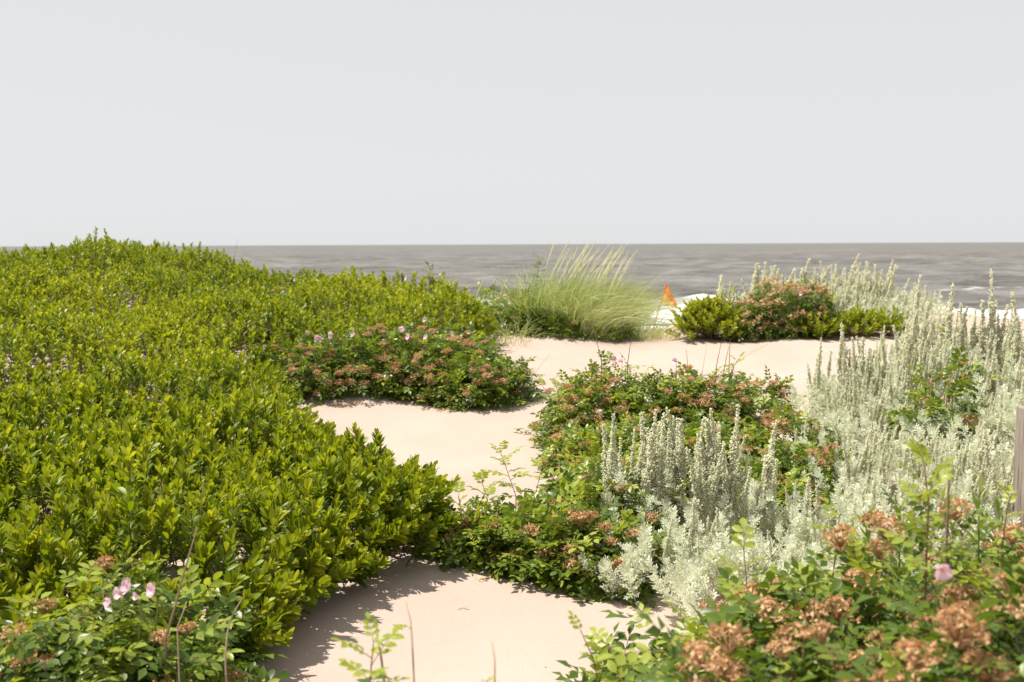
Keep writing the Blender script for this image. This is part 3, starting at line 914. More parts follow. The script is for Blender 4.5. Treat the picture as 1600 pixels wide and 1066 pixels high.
# centre right bushes behind the silver plants
rose_bush('rose bush with yellow-green tips left of the silver spikes, behind the middle sand', [(.62,8.0,.40,.50,.40), (.86,8.3,.40,.5,.46), (.50,7.6,.24,.3,.28)], 1200, 1, 36,
          [(962,562,8.3,1.1), (972,566,8.25,.9), (937,583,8.1,.6), (960,602,7.9,.7)], .32, RG, 70, hsize=1.25)
rose_bush('rose bush with dark stalks above it and a lilac flower at its left top', [(1.26,8.2,.42,.52,.40), (1.58,8.2,.42,.5,.42), (1.9,7.9,.3,.42,.36)], 1200, 1, 36,
          [(1057,566,8.2,1.15), (1225,610,7.7,.6)], .18, RG, 60, hsize=1.25)
rose_bush('rose bush in the gap right behind the front silver spikes, small red pink bud', [(.82,6.9,.50,.45,.32), (1.3,6.9,.55,.5,.34), (.48,7.0,.24,.36,.24), (1.75,6.7,.4,.45,.32)], 1700, 1, 46,
          [(935,642,6.8,.75), (1066,692,6.5,1.0), (1176,726,6.2,1.2), (1165,720,6.25,1.1), (1252,684,6.6,.8)], .26, RG, 120, hsize=1.2)
# centre bottom bush
rose_bush('low glossy rose bush along the top of the front sand patch', [(.22,5.02,.36,.30,.27), (.50,5.3,.32,.40,.36), (.42,4.75,.24,.24,.26), (.16,4.85,.22,.22,.22)], 1500, 0, 34,
          [(803,826,5.0,1.0), (862,745,5.6,.9), (872,748,5.55,.9), (805,873,4.8,.5)], .26, RG, 260, hsize=1.2)
rose_bush('sparse pale green rose bush between the bayberry tip and the low glossy bush', [(-.12,5.05,.22,.24,.18), (-.28,5.15,.16,.2,.20)], 420, 0, 7, [], .6, RG, 180)
rose_bush('yellow-green rose bush behind the low glossy bush, left of the silver spikes', [(.56,6.0,.22,.30,.30), (.66,5.7,.20,.3,.38)], 700, 0, 16, [], .62, RG, 200)
# bottom left
rose_bush('low rose bush at the bottom left with pale pink flowers below bare brown stick', [(-1.42,3.15,.32,.32,.54), (-1.15,3.1,.24,.26,.42), (-1.66,3.05,.26,.28,.50), (-1.18,3.45,.20,.20,.36)], 1200, 0, 18,
          [(241,920,3.0,.85), (203,915,3.12,.9), (188,924,3.02,.7), (172,938,2.9,.6), (214,930,2.95,.5)], .40, RG, 260)
# right foreground, close to the camera
FG = 'rose bushes close to the camera at the bottom right'
rose_bush('blurred rose bush in the bottom right corner with one pink flower among dried heads', [(1.10,2.15,.34,.36,.90), (.86,2.0,.30,.30,.80), (1.3,1.95,.3,.3,.84)], 2600, 0, 50,
          [(1470,892,1.95,.72)], .16, FG, 290, .95, 1.2, 1.1, dark=.06)
rose_bush('blurred rose bush full of dried heads at the bottom edge, right of the sand', [(.50,2.10,.28,.26,.74), (.66,1.95,.26,.26,.76), (.36,2.05,.16,.2,.60), (.30,1.85,.14,.16,.56)], 2100, 0, 52, [], .14, FG, 290, .95, 1.2, 1.1, dark=.06)
rose_bush('green rose bush with tall red shoot before the right silver plants', [(1.05,2.8,.36,.36,.72), (1.42,2.9,.34,.40,.80), (.78,2.8,.26,.3,.60)], 1600, 0, 26, [], .26, FG, 280, .95, 1.2, .8)
rose_bush('bright green rose bush below the low silver leaves, above the dried heads', [(.60,2.95,.32,.32,.44), (.90,3.3,.32,.28,.40), (.38,3.0,.16,.22,.30), (1.25,3.4,.28,.28,.46)], 1400, 0, 10, [], .45, FG, 280)
rose_bush('tall rose bush at the right edge under the grey post', [(1.66,3.05,.34,.40,.70), (1.95,3.3,.30,.40,.70), (1.55,3.6,.26,.30,.44)], 1200, 0, 12, [], .45, FG, 220)
# crest and far right
CG = 'rose bushes on the dune crest'
rose_bush('rose bush under the tall pale grass on the crest, small pink flowers', [(.70,12.85,.45,.25,.22), (1.25,12.8,.30,.2,.20), (.25,13.1,.35,.35,.36)], 700, 2, 16,
          [(895,466,13.0,1.1), (955,487,12.8,1.2), (967,489,12.8,.9), (905,503,12.7,.9), (969,501,12.7,1.0), (990,498,12.7,.9)], .12, CG)
rose_bush('reddish rose strip on the skyline between the hill and the grass', [(-3.4,15.2,.6,.5,.42), (-2.6,15.2,.6,.5,.40), (-1.8,15.3,.6,.5,.40)], 1300, 2, 40,
          [(462,436,14.8,1.0), (636,434,14.9,1.2), (690,428,14.9,1.0)], .15, CG)
rose_bush('olive rose bush left of the tall pale grass with a few pink flowers', [(-.35,14.1,.6,.5,.50), (.05,13.4,.4,.45,.48), (-.9,14.6,.5,.4,.44)], 1300, 2, 22,
          [(750,441,14.0,1.0), (774,438,14.1,.9), (785,457,13.6,.9)], .2, CG)
rose_bush('rusty brown rose bush between two bright green shrubs before the far silver plants', [(3.45,12.7,.44,.38,.60), (3.05,12.6,.34,.35,.46), (3.85,12.75,.32,.36,.56)], 1300, 2, 95,
          [(1253,461,12.5,1.1)], .03, CG, head_bias=.2, hsize=1.5, dark=.08)
rose_bush('reddish rose bush on the right edge of the hill slope, above the rose mound', [(-3.6,12.6,.6,.5,.60), (-3.0,12.9,.5,.4,.58)], 700, 2, 30, [], .1, CG)
# roses inside the right silver bank
BG = 'rose bushes showing between the silver plants on the right bank'
rose_bush('dark rose bush showing through the silver plants near the right edge', [(2.58,5.95,.20,.26,.42), (2.85,6.4,.20,.24,.42)], 330, 1, 9, [], .2, BG, 60)
rose_bush('rose bush at the left foot of the right silver bank, above the pink double flower', [(1.68,6.0,.36,.40,.30), (1.5,5.5,.28,.3,.26)], 800, 1, 26, [], .25, BG, 120)
rose_bush('rose bush at the right silver bank reaching the photo edge', [(3.55,6.9,.22,.26,.42), (3.3,7.4,.22,.26,.38)], 260, 1, 5, [(1560,540,6.8,.5)][:0], .35, BG)

# ------------------------------------------------------------------ dusty miller: silver plants
def dusty_miller(label, x, y, tips, n_extra, h, lod, spread=.12, n_leaf=26, group=None, lean=(0.03, 0.0), y_t=None):
    """tips: heights scale per spike around the root; n_extra shorter spikes; n_leaf leafy shoots at the foot."""
    root = np.array([x, y, gz(x, y)])
    t = thing('dusty_miller', label, 'silver plant', tuple(root), group)
    ME, HH = (SPIKE_N_ME, SPIKE_N_H) if lod == 0 else (SPIKE_F_ME, SPIKE_F_H)
    spec = [(dx, dy, hh) for dx, dy, hh in tips]
    for i in range(n_extra):
        a = random.uniform(0, 6.28); q = math.sqrt(random.random())*spread
        spec.append((math.cos(a)*q, math.sin(a)*q, h*random.uniform(.62, 1.02)))
    for dx, dy, hh in spec:
        k = random.randrange(len(ME))
        z = gz(x + dx, y + dy) - root[2] - .01
        d = np.array([lean[0] + dx*.35 + random.gauss(0, .06), lean[1] + dy*.3 + random.gauss(0, .03), 1.0])
        a = random.uniform(0, 6.28)
        R = frames(np.array([[math.cos(a), math.sin(a), 0]]), d[None])
        R = frames(np.cross(d[None], R[0][:, 0][None]), d[None])[0]
        s = hh/HH[k]
        m = R*np.array([min(s, 1.25)*random.uniform(.95, 1.15)*(1.35 if lod else 1)]*2 + [s])[None]
        o = link('flower_spike', ME[k], t)
        mm = np.eye(4); mm[:3, :3] = m; mm[:3, 3] = (dx, dy, z)
        o.matrix_basis = Matrix(mm.tolist())
    if n_leaf:
        a = RNG.uniform(0, 6.28, n_leaf); q = np.sqrt(RNG.uniform(0, 1, n_leaf))*spread*1.5
        P = np.stack([np.cos(a)*q, np.sin(a)*q, np.zeros(n_leaf)], -1)
        P[:, 2] = ground(P[:, 0] + x, P[:, 1] + y) - root[2] + RNG.uniform(0, .22, n_leaf)*(h/.7)
        D = np.stack([np.cos(a)*q/spread*.4 + RNG.normal(0, .2, n_leaf), np.sin(a)*q/spread*.4 + RNG.normal(0, .2, n_leaf), np.ones(n_leaf)], -1)
        R = frames(np.cross(nrm(D), np.array([1.0, 0, 0])), D)
        if lod == 0:
            for k in range(n_leaf):
                link('silver_shoot', ROSETTE_N_ME[k % 4], t, R[k], P[k], random.uniform(.8, 1.3))
        else:
            ps = [inst(ROSETTE_F[v], R[v::3], P[v::3], RNG.uniform(.9, 1.4, len(P[v::3])), RNG.uniform(-.1, .1, len(P[v::3]))) for v in range(3) if len(P[v::3])]
            link('foliage', mesh('foliage', cat(ps), [M_SILVER]), t, kind='stuff')
    return t

def X_(u, y): return (u - 800)/FPX*y
def H_(u, v, y):
    """Height above the ground of the point at (u, v) if it stands at distance y."""
    p = pt(u, v, y)
    return p[2] - gz(p[0], y)

DG = 'silver plants with flower spikes in the centre'
def by_tips(label, y, tips, n_extra, lod, spread, n_leaf, group, lean=(0.03, 0)):
    """tips: (u, v) of the spikes that stand out."""
    xm = X_(sum(a[0] for a in tips)/len(tips), y)
    hs = [(X_(u, y) - xm, random.uniform(-.06, .06), H_(u, v, y)) for u, v in tips]
    hm = sum(q[2] for q in hs)/len(hs)
    return dusty_miller(label, xm, y, [(dx*.8, dy, hh) for dx, dy, hh in hs], n_extra, hm, lod, spread, n_leaf, group, lean)
by_tips('leftmost silver plant of the centre group, thin spikes beside the green rose', 5.25, [(945,662), (964,640), (984,672)], 5, 0, .09, 12, DG)
by_tips('silver plant with two thick spikes, second from left in the centre group', 5.2, [(998,632), (1019,640), (1030,668)], 8, 0, .10, 16, DG)
by_tips('silver plant behind a green rose tip in the middle of the centre group', 5.3, [(1056,636), (1044,676), (1075,642), (1090,650)], 8, 0, .09, 12, DG)
by_tips('dense tall silver plant forming the right block of the centre group', 5.05, [(1108,650), (1124,634), (1134,628), (1098,690), (1140,665)], 13, 0, .13, 22, DG)
by_tips('silver plant with one lone tall spike right of the dense block', 5.1, [(1197,655), (1214,715), (1172,720)], 1, 0, .07, 10, DG)
by_tips('silver plant with short spikes and thick foot leaves right of the lone tall spike', 5.0, [(1262,738), (1290,750), (1236,760)], 2, 0, .14, 26, DG)
by_tips('silver plant in front of the dense block, one low spike before it', 4.6, [(1086,775), (1096,830), (1130,790)], 2, 0, .13, 24, DG)
by_tips('low silver leaf mound at the left foot of the centre group', 4.6, [(1040,800), (1010,840)], 0, 0, .17, 26, DG)
by_tips('low silver leaf mound at the right foot of the centre group', 4.55, [(1210,820), (1240,850)], 0, 0, .18, 28, DG)
by_tips('low silver leaves at the bottom of the centre group, above the front rose', 4.1, [(1150,900)], 0, 0, .16, 22, DG)
by_tips('broad silver leaf clump before the right bank, left of the tall red rose shoot', 4.7, [(1330,770), (1365,760), (1300,790)], 6, 0, .2, 34, DG)

BGs = 'silver plants of the tall bank on the right'
L_BANK = 'tall pale silver plant crowded into the middle of the right bank'
by_tips('silver plant at the left end of the right bank, thin spikes against the sand', 7.3, [(1283,528), (1268,560), (1300,545)], 3, 0, .10, 14, BGs)
by_tips('silver plant with close thick spikes against the pale sand, near left of the bank', 7.0, [(1316,520), (1329,505), (1345,525), (1358,540)], 8, 0, .13, 20, BGs)
by_tips('silver plant with spikes before the bright green far shrub', 7.1, [(1372,525), (1392,515), (1405,540)], 6, 0, .12, 18, BGs)
by_tips('silver plant with one tall spike in front of the breaking wave', 7.2, [(1438,430), (1425,470), (1450,480), (1415,500)], 7, 0, .13, 18, BGs)
by_tips('silver plant with a thick spike just right of the breaking wave start', 7.1, [(1477,442), (1465,500), (1494,478)], 7, 0, .13, 18, BGs)
by_tips('tallest silver plant of the right bank, its spike reaching the open sea', 7.0, [(1547,420), (1530,470), (1560,490), (1515,500)], 8, 0, .13, 18, BGs)
by_tips('silver plant at the right edge of the photo, spikes cut by it', 6.9, [(1596,455), (1580,500), (1610,480), (1640,470)], 8, 0, .14, 18, BGs)
bank = [('silver plant right behind the left spikes of the bank, half hidden by them', 6.8, [(1345,560), (1330,575), (1362,570)]),
        ('silver plant in the middle of the bank, below the spike before the breaking wave', 6.7, [(1420,545), (1438,530), (1405,560)]),
        ('silver plant in the bank left of the dark rose leaves', 6.5, [(1385,590), (1400,575), (1370,600)]),
        ('silver plant in the bank above the dark rose leaves', 6.6, [(1480,530), (1500,520), (1462,545)]),
        ('silver plant in the bank below the tallest spike', 6.4, [(1535,545), (1555,535), (1518,560)]),
        ('silver plant in the bank at the right edge, between tallest spike and post', 6.2, [(1588,545), (1600,560), (1572,575)]),
        ('silver plant at the centre of the bank with crossing tilted spikes', 6.1, [(1440,610), (1455,590), (1425,625)]),
        ('silver plant right of the dark rose leaves in the bank, tilted spikes', 5.9, [(1510,615), (1525,600), (1492,630)]),
        ('silver plant behind the top of the grey post', 5.7, [(1570,610), (1585,625), (1555,630)]),
        ('leafy silver plant at the lower left front of the bank', 5.6, [(1352,665), (1375,655), (1330,690)]),
        ('leafy silver plant at the lower middle front of the bank', 5.4, [(1430,668), (1452,655), (1410,690)]),
        ('leafy silver plant at the lower front of the bank, left of the grey post', 5.2, [(1500,665), (1520,650), (1480,690)]),
        ('broad silver plant above the tall red rose shoot', 4.9, [(1420,735), (1445,725), (1400,745)]),
        ('silver plant low at the right, left of the post and behind the blurred rose leaves', 4.2, [(1460,770), (1490,760), (1430,780)]),
        ('silver plant at the back of the bank, left of the breaking wave at the right', 7.7, [(1415,500), (1400,495), (1432,505)]),
        ('silver plant at the back of the bank, in front of the wave at the right', 7.7, [(1458,500), (1470,508), (1445,512)]),
        ('silver plant at the back of the bank, just left of its tallest spike', 7.6, [(1508,505), (1495,500), (1522,512)]),
        ('silver plant at the back of the bank, just right of its tallest spike', 7.6, [(1572,508), (1586,500), (1560,515)]),
        ('silver plant above the narrow leaved green plants near the post', 4.7, [(1510,735), (1535,720), (1490,750)])]
for lab, yy, uv in bank:
    by_tips(lab, yy, uv, 20, 0, .20, 22, BGs, (.07, 0))
by_tips('silver plant beside the grey post, a spike crossing in front of its left side', 4.95, [(1578,665), (1556,655), (1540,700)], 6, 0, .13, 20, BGs, (.05, 0))
by_tips('silver plant leaning over the top of the grey post', 5.6, [(1600,590), (1630,600)], 4, 0, .12, 14, BGs, (.05, 0))
by_tips('low leafy silver plant left in the gap before the right bank, beside rose leaves', 6.4, [(1262,640), (1290,660), (1240,665)], 3, 0, .16, 26, BGs)

FGs = 'far silver plants on the crest before the sea'
by_tips('three far silver spikes left of the rusty rose bush', 13.3, [(1116,430), (1125,434), (1135,430), (1150,455)], 6, 1, .18, 10, FGs)
by_tips('far silver plant with two thin spikes above the rusty rose bush', 13.5, [(1174,412), (1187,413), (1205,410), (1222,418)], 18, 1, .26, 16, FGs)
by_tips('far silver plant with a bold spike near the middle of the crest', 13.6, [(1241,403), (1250,420), (1264,424), (1280,425)], 19, 1, .28, 18, FGs)
by_tips('far silver plant with the tallest spike of the crest', 13.6, [(1321,396), (1292,420), (1306,418), (1335,425)], 21, 1, .3, 22, FGs, (.1, 0))
by_tips('far silver plant with a tilted spike right of the tallest one', 13.5, [(1384,404), (1345,410), (1365,420), (1372,425)], 23, 1, .32, 26, FGs, (.12, 0))
crest = [('pale silver plant in the far crest behind the rusty rose bush', 13.5, [(1215,440), (1190,448), (1235,438)]),
         ('pale silver plant in the far crest above the right part of the rusty rose bush', 13.2, [(1285,448), (1265,440), (1305,445)]),
         ('pale silver plant in the thick of the far crest under its tallest spike', 13.2, [(1325,440), (1345,448), (1310,450)]),
         ('pale silver plant in the thick of the far crest under the tilted spike', 13.2, [(1380,440), (1395,446), (1362,452)]),
         ('pale silver plant low in the far crest above the bright fanned shrub', 12.9, [(1350,470), (1370,468), (1330,480)]),
         ('pale silver plant at the right shoulder of the far crest', 13.2, [(1420,448), (1440,455), (1405,455)]),
         ('pale silver plant where the far crest meets the right bank', 12.8, [(1430,480), (1450,475), (1410,490)]),
         ('small pale silver plant behind the left shrub of the far crest', 13.2, [(1165,455), (1150,470), (1178,450)])]
for lab, yy, uv in crest:
    by_tips(lab, yy, uv, 24, 1, .36, 40, FGs, (.12, 0))
# ------------------------------------------------------------------ bright green bayberries on the far right crest
def small_bay(label, u, v_top, y, rx, n, group):
    x = X_(u, y); h = H_(u, v_top, y)
    root = np.array([x, y, gz(x, y)])
    t = thing('bayberry_shrub', label, 'shrub', tuple(root), group)
    a = RNG.uniform(0, 6.28, n); cz = RNG.uniform(0, 1, n); rr = np.sqrt(1 - cz**2)*np.sqrt(RNG.uniform(.2, 1, n))
    D = np.stack([np.cos(a)*rr*.7 + .05, np.sin(a)*rr*.7, .55 + cz*.6], -1) + RNG.normal(0, .12, (n, 3))
    P = np.stack([np.cos(a)*rr*rx, np.sin(a)*rr*rx*.8, cz*np.maximum(h - .26, .08)*RNG.uniform(.75, 1.0, n)], -1)
    P[:, 2] += ground(P[:, 0] + x, P[:, 1] + y) - root[2]
    R = frames(np.cross(nrm(D), np.array([1.0, 0, 0])), D)
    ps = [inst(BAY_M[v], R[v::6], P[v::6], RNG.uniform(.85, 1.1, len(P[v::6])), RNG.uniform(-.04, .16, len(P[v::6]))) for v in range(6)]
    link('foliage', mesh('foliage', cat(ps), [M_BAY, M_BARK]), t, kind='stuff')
    link('stem', mesh('stem', cat([tube([np.zeros(3) - [0, 0, .02], P[k]*.5, P[k]], [.008, .006, .003], 3, .4) for k in range(0, n, 3)]), [M_BARK]), t)
SB = 'bright green shrubs on the far right crest'
small_bay('bright yellow-green shrub beside the flag gap, at the left end of the far crest', 1112, 462, 12.6, .36, 170, SB)
small_bay('small bright shrub leaning at the sand edge left of the flag gap shrub foot', 1085, 500, 12.65, .18, 36, SB)
small_bay('low bright green shrub right of the rusty rose bush at the sand', 1275, 505, 12.45, .18, 34, SB)
small_bay('bright green shrub with fanned shoots behind the sand, below the far silver plants', 1342, 486, 12.5, .22, 70, SB)
small_bay('green shrub half hidden by silver spikes at the right end of the far crest', 1392, 500, 12.45, .18, 40, SB)

# ------------------------------------------------------------------ beach grass
def grass_tuft(label, x, y, n, h, spread, lean, stalks, group, droop=.5, width=.006, tint=(0, .75)):
    root = np.array([x, y, gz(x, y)])
    t = thing('beach_grass', label, 'grass clump', tuple(root), group)
    ps = []
    for i in range(n):
        a = random.uniform(0, 6.28); q = math.sqrt(random.random())
        p = np.array([math.cos(a)*q*spread[0], math.sin(a)*q*spread[1], 0]); p[2] = gz(p[0]+x, p[1]+y) - root[2] - .01
        L = h*random.choice((1, 1, .75))*random.uniform(.45, 1.08)
        d = np.array([lean[0] + math.cos(a)*.32*q + random.gauss(0, .20), lean[1] + math.sin(a)*.2 + random.gauss(0, .15), 1.0]); d /= np.linalg.norm(d)
        hz = np.array([d[0] + lean[0]*.8, d[1], 0]); hz /= max(np.linalg.norm(hz), 1e-6)
        pts = []
        dr = droop*random.uniform(.3, 1.5)
        for k in range(7):
            s = k/6
            pts.append(p + d*L*s + hz*L*dr*.45*s**2.2 - np.array([0, 0, L*dr*.35*s**2.6]))
        pts = np.array(pts)
        side = nrm(np.cross(np.gradient(pts, axis=0), np.array([random.uniform(-.5, .5), -1, .2])))
        wv = width*random.uniform(.7, 1.2)*np.array([.8, 1, 1, .9, .7, .45, .12])/2
        V = np.stack([pts - side*wv[:, None], pts + side*wv[:, None]], 1).reshape(-1, 3)
        F = []
        for k in range(6):
            F += [(2*k, 2*k+1, 2*k+3), (2*k, 2*k+3, 2*k+2)]
        c = random.uniform(*tint)
        ps.append((V, np.array(F), np.full(14, c), np.zeros(12, int)))
    link('blades', mesh('blades', cat(ps), [M_GRASS]), t, kind='stuff')
    for i in range(stalks):
        a = random.uniform(0, 6.28); q = math.sqrt(random.random())*.7
        p = np.array([math.cos(a)*q*spread[0], math.sin(a)*q*spread[1], 0]); p[2] = gz(p[0]+x, p[1]+y) - root[2]
        L = h*random.uniform(1.0, 1.28)
        d = np.array([lean[0]*.8 + random.gauss(.05, .16), random.gauss(0, .1), 1.0]); d /= np.linalg.norm(d)
        pts = [p + d*L*s + np.array([L*.16*s**2.5, 0, -L*.04*s**3]) for s in np.linspace(0, 1, 8)]
        st = tube(pts, [.002]*5 + [.0065, .006, .0015], 4, .95)
        link('seed_stalk', mesh('seed_stalk', st, [M_GRASS]), t)
    return t
GG = 'beach grass clumps on the crest'
grass_tuft('tall pale beach grass clump on the crest, bent right by the wind', .60, 13.25, 2300, 1.02, (.52, .42), (.20, 0), 20, GG, .85, .007, (0, .6))
grass_tuft('right wing of the tall grass clump, drooping towards the flag', 1.05, 13.0, 1500, 1.0, (.36, .35), (.28, 0), 12, GG, 1.0, .007, (.05, .8))
grass_tuft('thin low grass tufts in the sand gap left of the flag', 1.62, 12.9, 260, .42, (.34, .2), (.18, 0), 0, GG, .8, .0055, (.25, .9))
grass_tuft('dry thin grass right below the flag at the sand edge', 2.02, 12.75, 60, .30, (.2, .15), (.12, 0), 0, GG, .7, .005, (.4, 1.0))
grass_tuft('grass clump on the left of the crest before the distant surf', -1.72, 14.7, 150, .55, (.3, .25), (.10, 0), 0, GG, .6, .006, (.05, .6))
grass_tuft('wispy grass among the olive rose left of the tall clump', -.55, 13.9, 260, .62, (.8, .4), (.20, 0), 3, GG, .9, .006, (.05, .6))
grass_tuft('few long grass blades standing at the left end of the rose mound', -2.05, 9.15, 12, .62, (.14, .1), (.25, -.1), 0, GG, 1.0, .006, (.3, .7))
grass_tuft('thin grass blades arching over the left edge of the small sand peak', .02, 12.4, 60, .55, (.22, .2), (.05, -.15), 0, GG, .9, .005, (.1, .6))

# ------------------------------------------------------------------ single shoots, stalks and sticks
def stick(name, label, pts, r, cat_, group, tint=.1, side=(), mat=None):
    pts = np.array(pts, float)
    root = pts[0]
    ps = [tube(pts - root, np.linspace(r, r*.5, len(pts)), 5, tint)]
    for a, b in side: ps.append(tube([np.array(a) - root, np.array(b) - root], [r*.6, r*.3], 4, tint))
    o = link(name, mesh(name, cat(ps), [mat or M_DEAD]))
    o.location = root
    return tag(o, label, cat_, group)
def px_stick(label, pix, y, r=.003, tint=.1, cat_='dead stalk', group='dead stalks standing above the roses', name='dead_stalk'):
    ps = [pt(u, v, y + .03*i) for i, (u, v) in enumerate(pix)]
    p0 = np.array([ps[0][0], y, gz(ps[0][0], y) - .01])
    if ps[0][2] - p0[2] > .03: ps = [p0] + ps
    return stick(name, label, ps, r, cat_, group, tint)
px_stick('dark stalk left of the upper lilac flowers, against the pale sand', [(940,566), (935,545), (932,529)], 8.3, .004)
px_stick('dark stalk right of the upper lilac flowers, tilted right', [(981,566), (984,545), (988,527)], 8.3, .004)
px_stick('short dark stalk above the second lilac flower', [(1074,563), (1072,547)], 8.2, .003)
L3 = ' one of three dark stalks close together above the right part of the centre rose'
for q_, a in zip(('left', 'middle', 'right'), ([(1119,575), (1123,556), (1127,537)], [(1131,580), (1135,560), (1139,543)], [(1139,580), (1140,556), (1141,532)])):
    px_stick(q_ + L3, a, 8.25, .004)
px_stick('pale thin dry stalk standing left of the three dark stalks', [(1097,585), (1101,560), (1104,540)], 8.2, .0025, .8)
px_stick('long thin dry stem leaning far right over the sand', [(1145,570), (1175,552), (1200,540)], 8.3, .002, .6)
px_stick('thin grey stem on the sand beside the right end of the rose mound', [(832,588), (846,570), (860,553)], 9.6, .0025, .5)
px_stick('dark stalk in the shrubs above the left part of the rose mound', [(511,515), (511,490), (511,465)], 10.6, .006)
px_stick('dark stalk above the middle of the rose mound, left of the flowers', [(596,522), (596,500), (596,481)], 10.2, .004)
px_stick('dark stalk above the yellow centred pink flower', [(645,505), (645,488), (645,471)], 10.6, .005)
px_stick('tall dark stalk in front of the right part of the rose mound', [(717,560), (717,525), (718,497)], 9.45, .005)
px_stick('thin dry stalk leaning in front of the left side of the sand peak', [(776,560), (783,520), (790,500)], 10.0, .004, .3)
px_stick('long bare brown stick rising out of the low rose bush at the bottom left', [(256,998), (272,945), (285,895), (307,823)], 2.95, .0045, .45, 'stick', 'bare sticks at the bottom of the photo', 'bare_stick')
px_stick('pale bent stick at the edge of the low rose bush and the sand', [(350,1026), (353,990), (358,965), (377,933)], 2.95, .0035, .75, 'stick', 'bare sticks at the bottom of the photo', 'bare_stick')
px_stick('thin twig beside the dried heads in the low rose bush', [(275,978), (284,955), (290,938)], 2.85, .0025, .7, 'stick', 'bare sticks at the bottom of the photo', 'bare_stick')
px_stick('long pale twig standing alone in front of the sand', [(645,1075), (643,1020), (640,970), (632,940)], 2.2, .003, .85, 'stick', 'bare sticks at the bottom of the photo', 'bare_stick')
px_stick('short pale twig at the bottom edge right of the lone leaf', [(771,1075), (771,1030), (767,1003)], 2.1, .003, .75, 'stick', 'bare sticks at the bottom of the photo', 'bare_stick')
px_stick('brown woody twig behind the leafy sprig at the bottom edge', [(600,1080), (594,1030), (589,1000), (586,970)], 2.15, .0035, .35, 'stick', 'bare sticks at the bottom of the photo', 'bare_stick')
px_stick('dark woody stick upright beside the tall red rose shoot', [(1478,850), (1481,780), (1482,735)], 2.6, .005, .2, 'stick', 'bare sticks at the bottom of the photo', 'bare_stick')

def rose_shoot(label, pix, y, n_leaf, group, size=1.0, r=.003, young=True, heads=0, y_step=.0):
    """A single rose cane with its leaves, rooted in the ground; pix runs from its foot in view to its tip."""
    ps = [pt(u, v, y + y_step*i) for i, (u, v) in enumerate(pix)]
    p0 = np.array([ps[0][0]*.98, y + .02, gz(ps[0][0], y + .02) - .01])
    if ps[0][2] - p0[2] > .03: ps = [p0] + ps
    ps = np.array(ps); root = ps[0]; ps = ps - root
    t = thing('rose_shoot', label, 'rose shoot', tuple(root), group)
    link('cane', mesh('cane', tube(ps, np.linspace(r, r*.45, len(ps)), 5, .3), [M_CANE]), t)
    seg = np.linalg.norm(np.diff(ps, axis=0), axis=1); cum = np.concatenate([[0], np.cumsum(seg)])
    start = cum[-1]*.30 if len(pix) > 1 else 0
    start = max(start, cum[1] if len(ps) > len(pix) else 0)*.9
    az = random.uniform(0, 6)
    for i in range(n_leaf):
        q = (i + .6)/n_leaf
        L = start + (cum[-1] - start)*q
        p = np.array([np.interp(L, cum, ps[:, k]) for k in range(3)])
        az += GA
        e = .25 + .75*q**2
        d = np.array([math.cos(az)*(1.1 - .5*q), math.sin(az)*(1.1 - .5*q), e])
        up = np.array([-math.cos(az)*.3, -math.sin(az)*.3, 1.0])
        link('leaf', (ROSE_YNG_ME if young and (q > .35 or random.random() < .5) else ROSE_OLD_ME)[random.randrange(8)], t, frames(d[None], up[None])[0], p, size*random.uniform(.7, 1.1)*(1 - .25*q))
    for i in range(heads):
        p = ps[-1] + np.array([random.gauss(0, .02), random.gauss(0, .02), random.uniform(-.02, .02)])
        link('dried_flower_head', HEAD_N_ME[random.randrange(5)], t, None, p, size)
    return t
SG = 'young rose shoots standing out over the sand'
rose_shoot('pale young rose shoot highest over the middle sand, left of a second one', [(805,775), (793,740), (781,705)], 5.75, 12, SG, 1.6)
rose_shoot('young rose shoot nearest the bayberry tip, spreading leaves over the sand', [(772,845), (766,800), (752,752)], 5.2, 12, SG, 1.6)
rose_shoot('small young rose shoot right of the highest pale one', [(832,790), (840,755), (850,716)], 5.9, 9, SG, 1.4)
rose_shoot('low young rose shoot at the edge of bayberry and sand', [(722,830), (720,800), (715,775)], 5.1, 9, SG, 1.5)
rose_shoot('dark leaved little rose cane in front of the sand between the shoots', [(765,855), (750,820), (742,795)], 5.0, 8, SG, 1.1, .003, False)
rose_shoot('pale shoot at the left of the centre rose, over the bright sand', [(885,655), (873,625), (866,590)], 7.7, 9, SG, 1.6)
rose_shoot('thin shoot reaching left from the centre rose at the sand corner', [(868,640), (858,620), (848,605)], 7.6, 6, SG, 1.5)
rose_shoot('bright young tip at the top right of the centre rose', [(1140,590), (1148,572), (1156,560)], 8.2, 8, SG, 1.6)
rose_shoot('bright green tip among the middle silver spikes', [(1056,850), (1056,800), (1056,760)], 5.15, 10, SG, 1.5)
rose_shoot('leafy rose sprig in front of the sand at the bottom edge', [(575,1085), (578,1040), (582,1000)], 2.15, 11, SG, 1.25, .0028)
rose_shoot('small shoot at the bottom edge right of the front sand', [(935,1080), (925,1030), (905,985)], 2.5, 7, SG, .75)
rose_shoot('bright rose shoot before the silver leaves at the lower centre', [(1165,960), (1165,910), (1160,855)], 2.9, 10, SG, 1.4)
rose_shoot('tall rose shoot with red stem left of the dark stick', [(1443,980), (1446,880), (1450,790), (1442,720)], 2.45, 24, SG, 1.35, .0035)
rose_shoot('bright rose shoot between dried heads near the grey post', [(1565,860), (1572,800), (1580,775)], 2.7, 8, SG, 1.0)
rose_shoot('low bright rose shoot left of the tall red stem', [(1300,900), (1306,860), (1300,815)], 3.1, 9, SG, 1.3)
rose_shoot('lone rose sprig with a bud on the crest against the surf', [(672,440), (673,425), (672,415)], 14.6, 9, SG, 1.6, .004, False)
rose_shoot('dark green shoot sticking out of the tall grass clump', [(838,440), (842,425), (845,405)], 13.4, 9, SG, 1.7, .004, False)
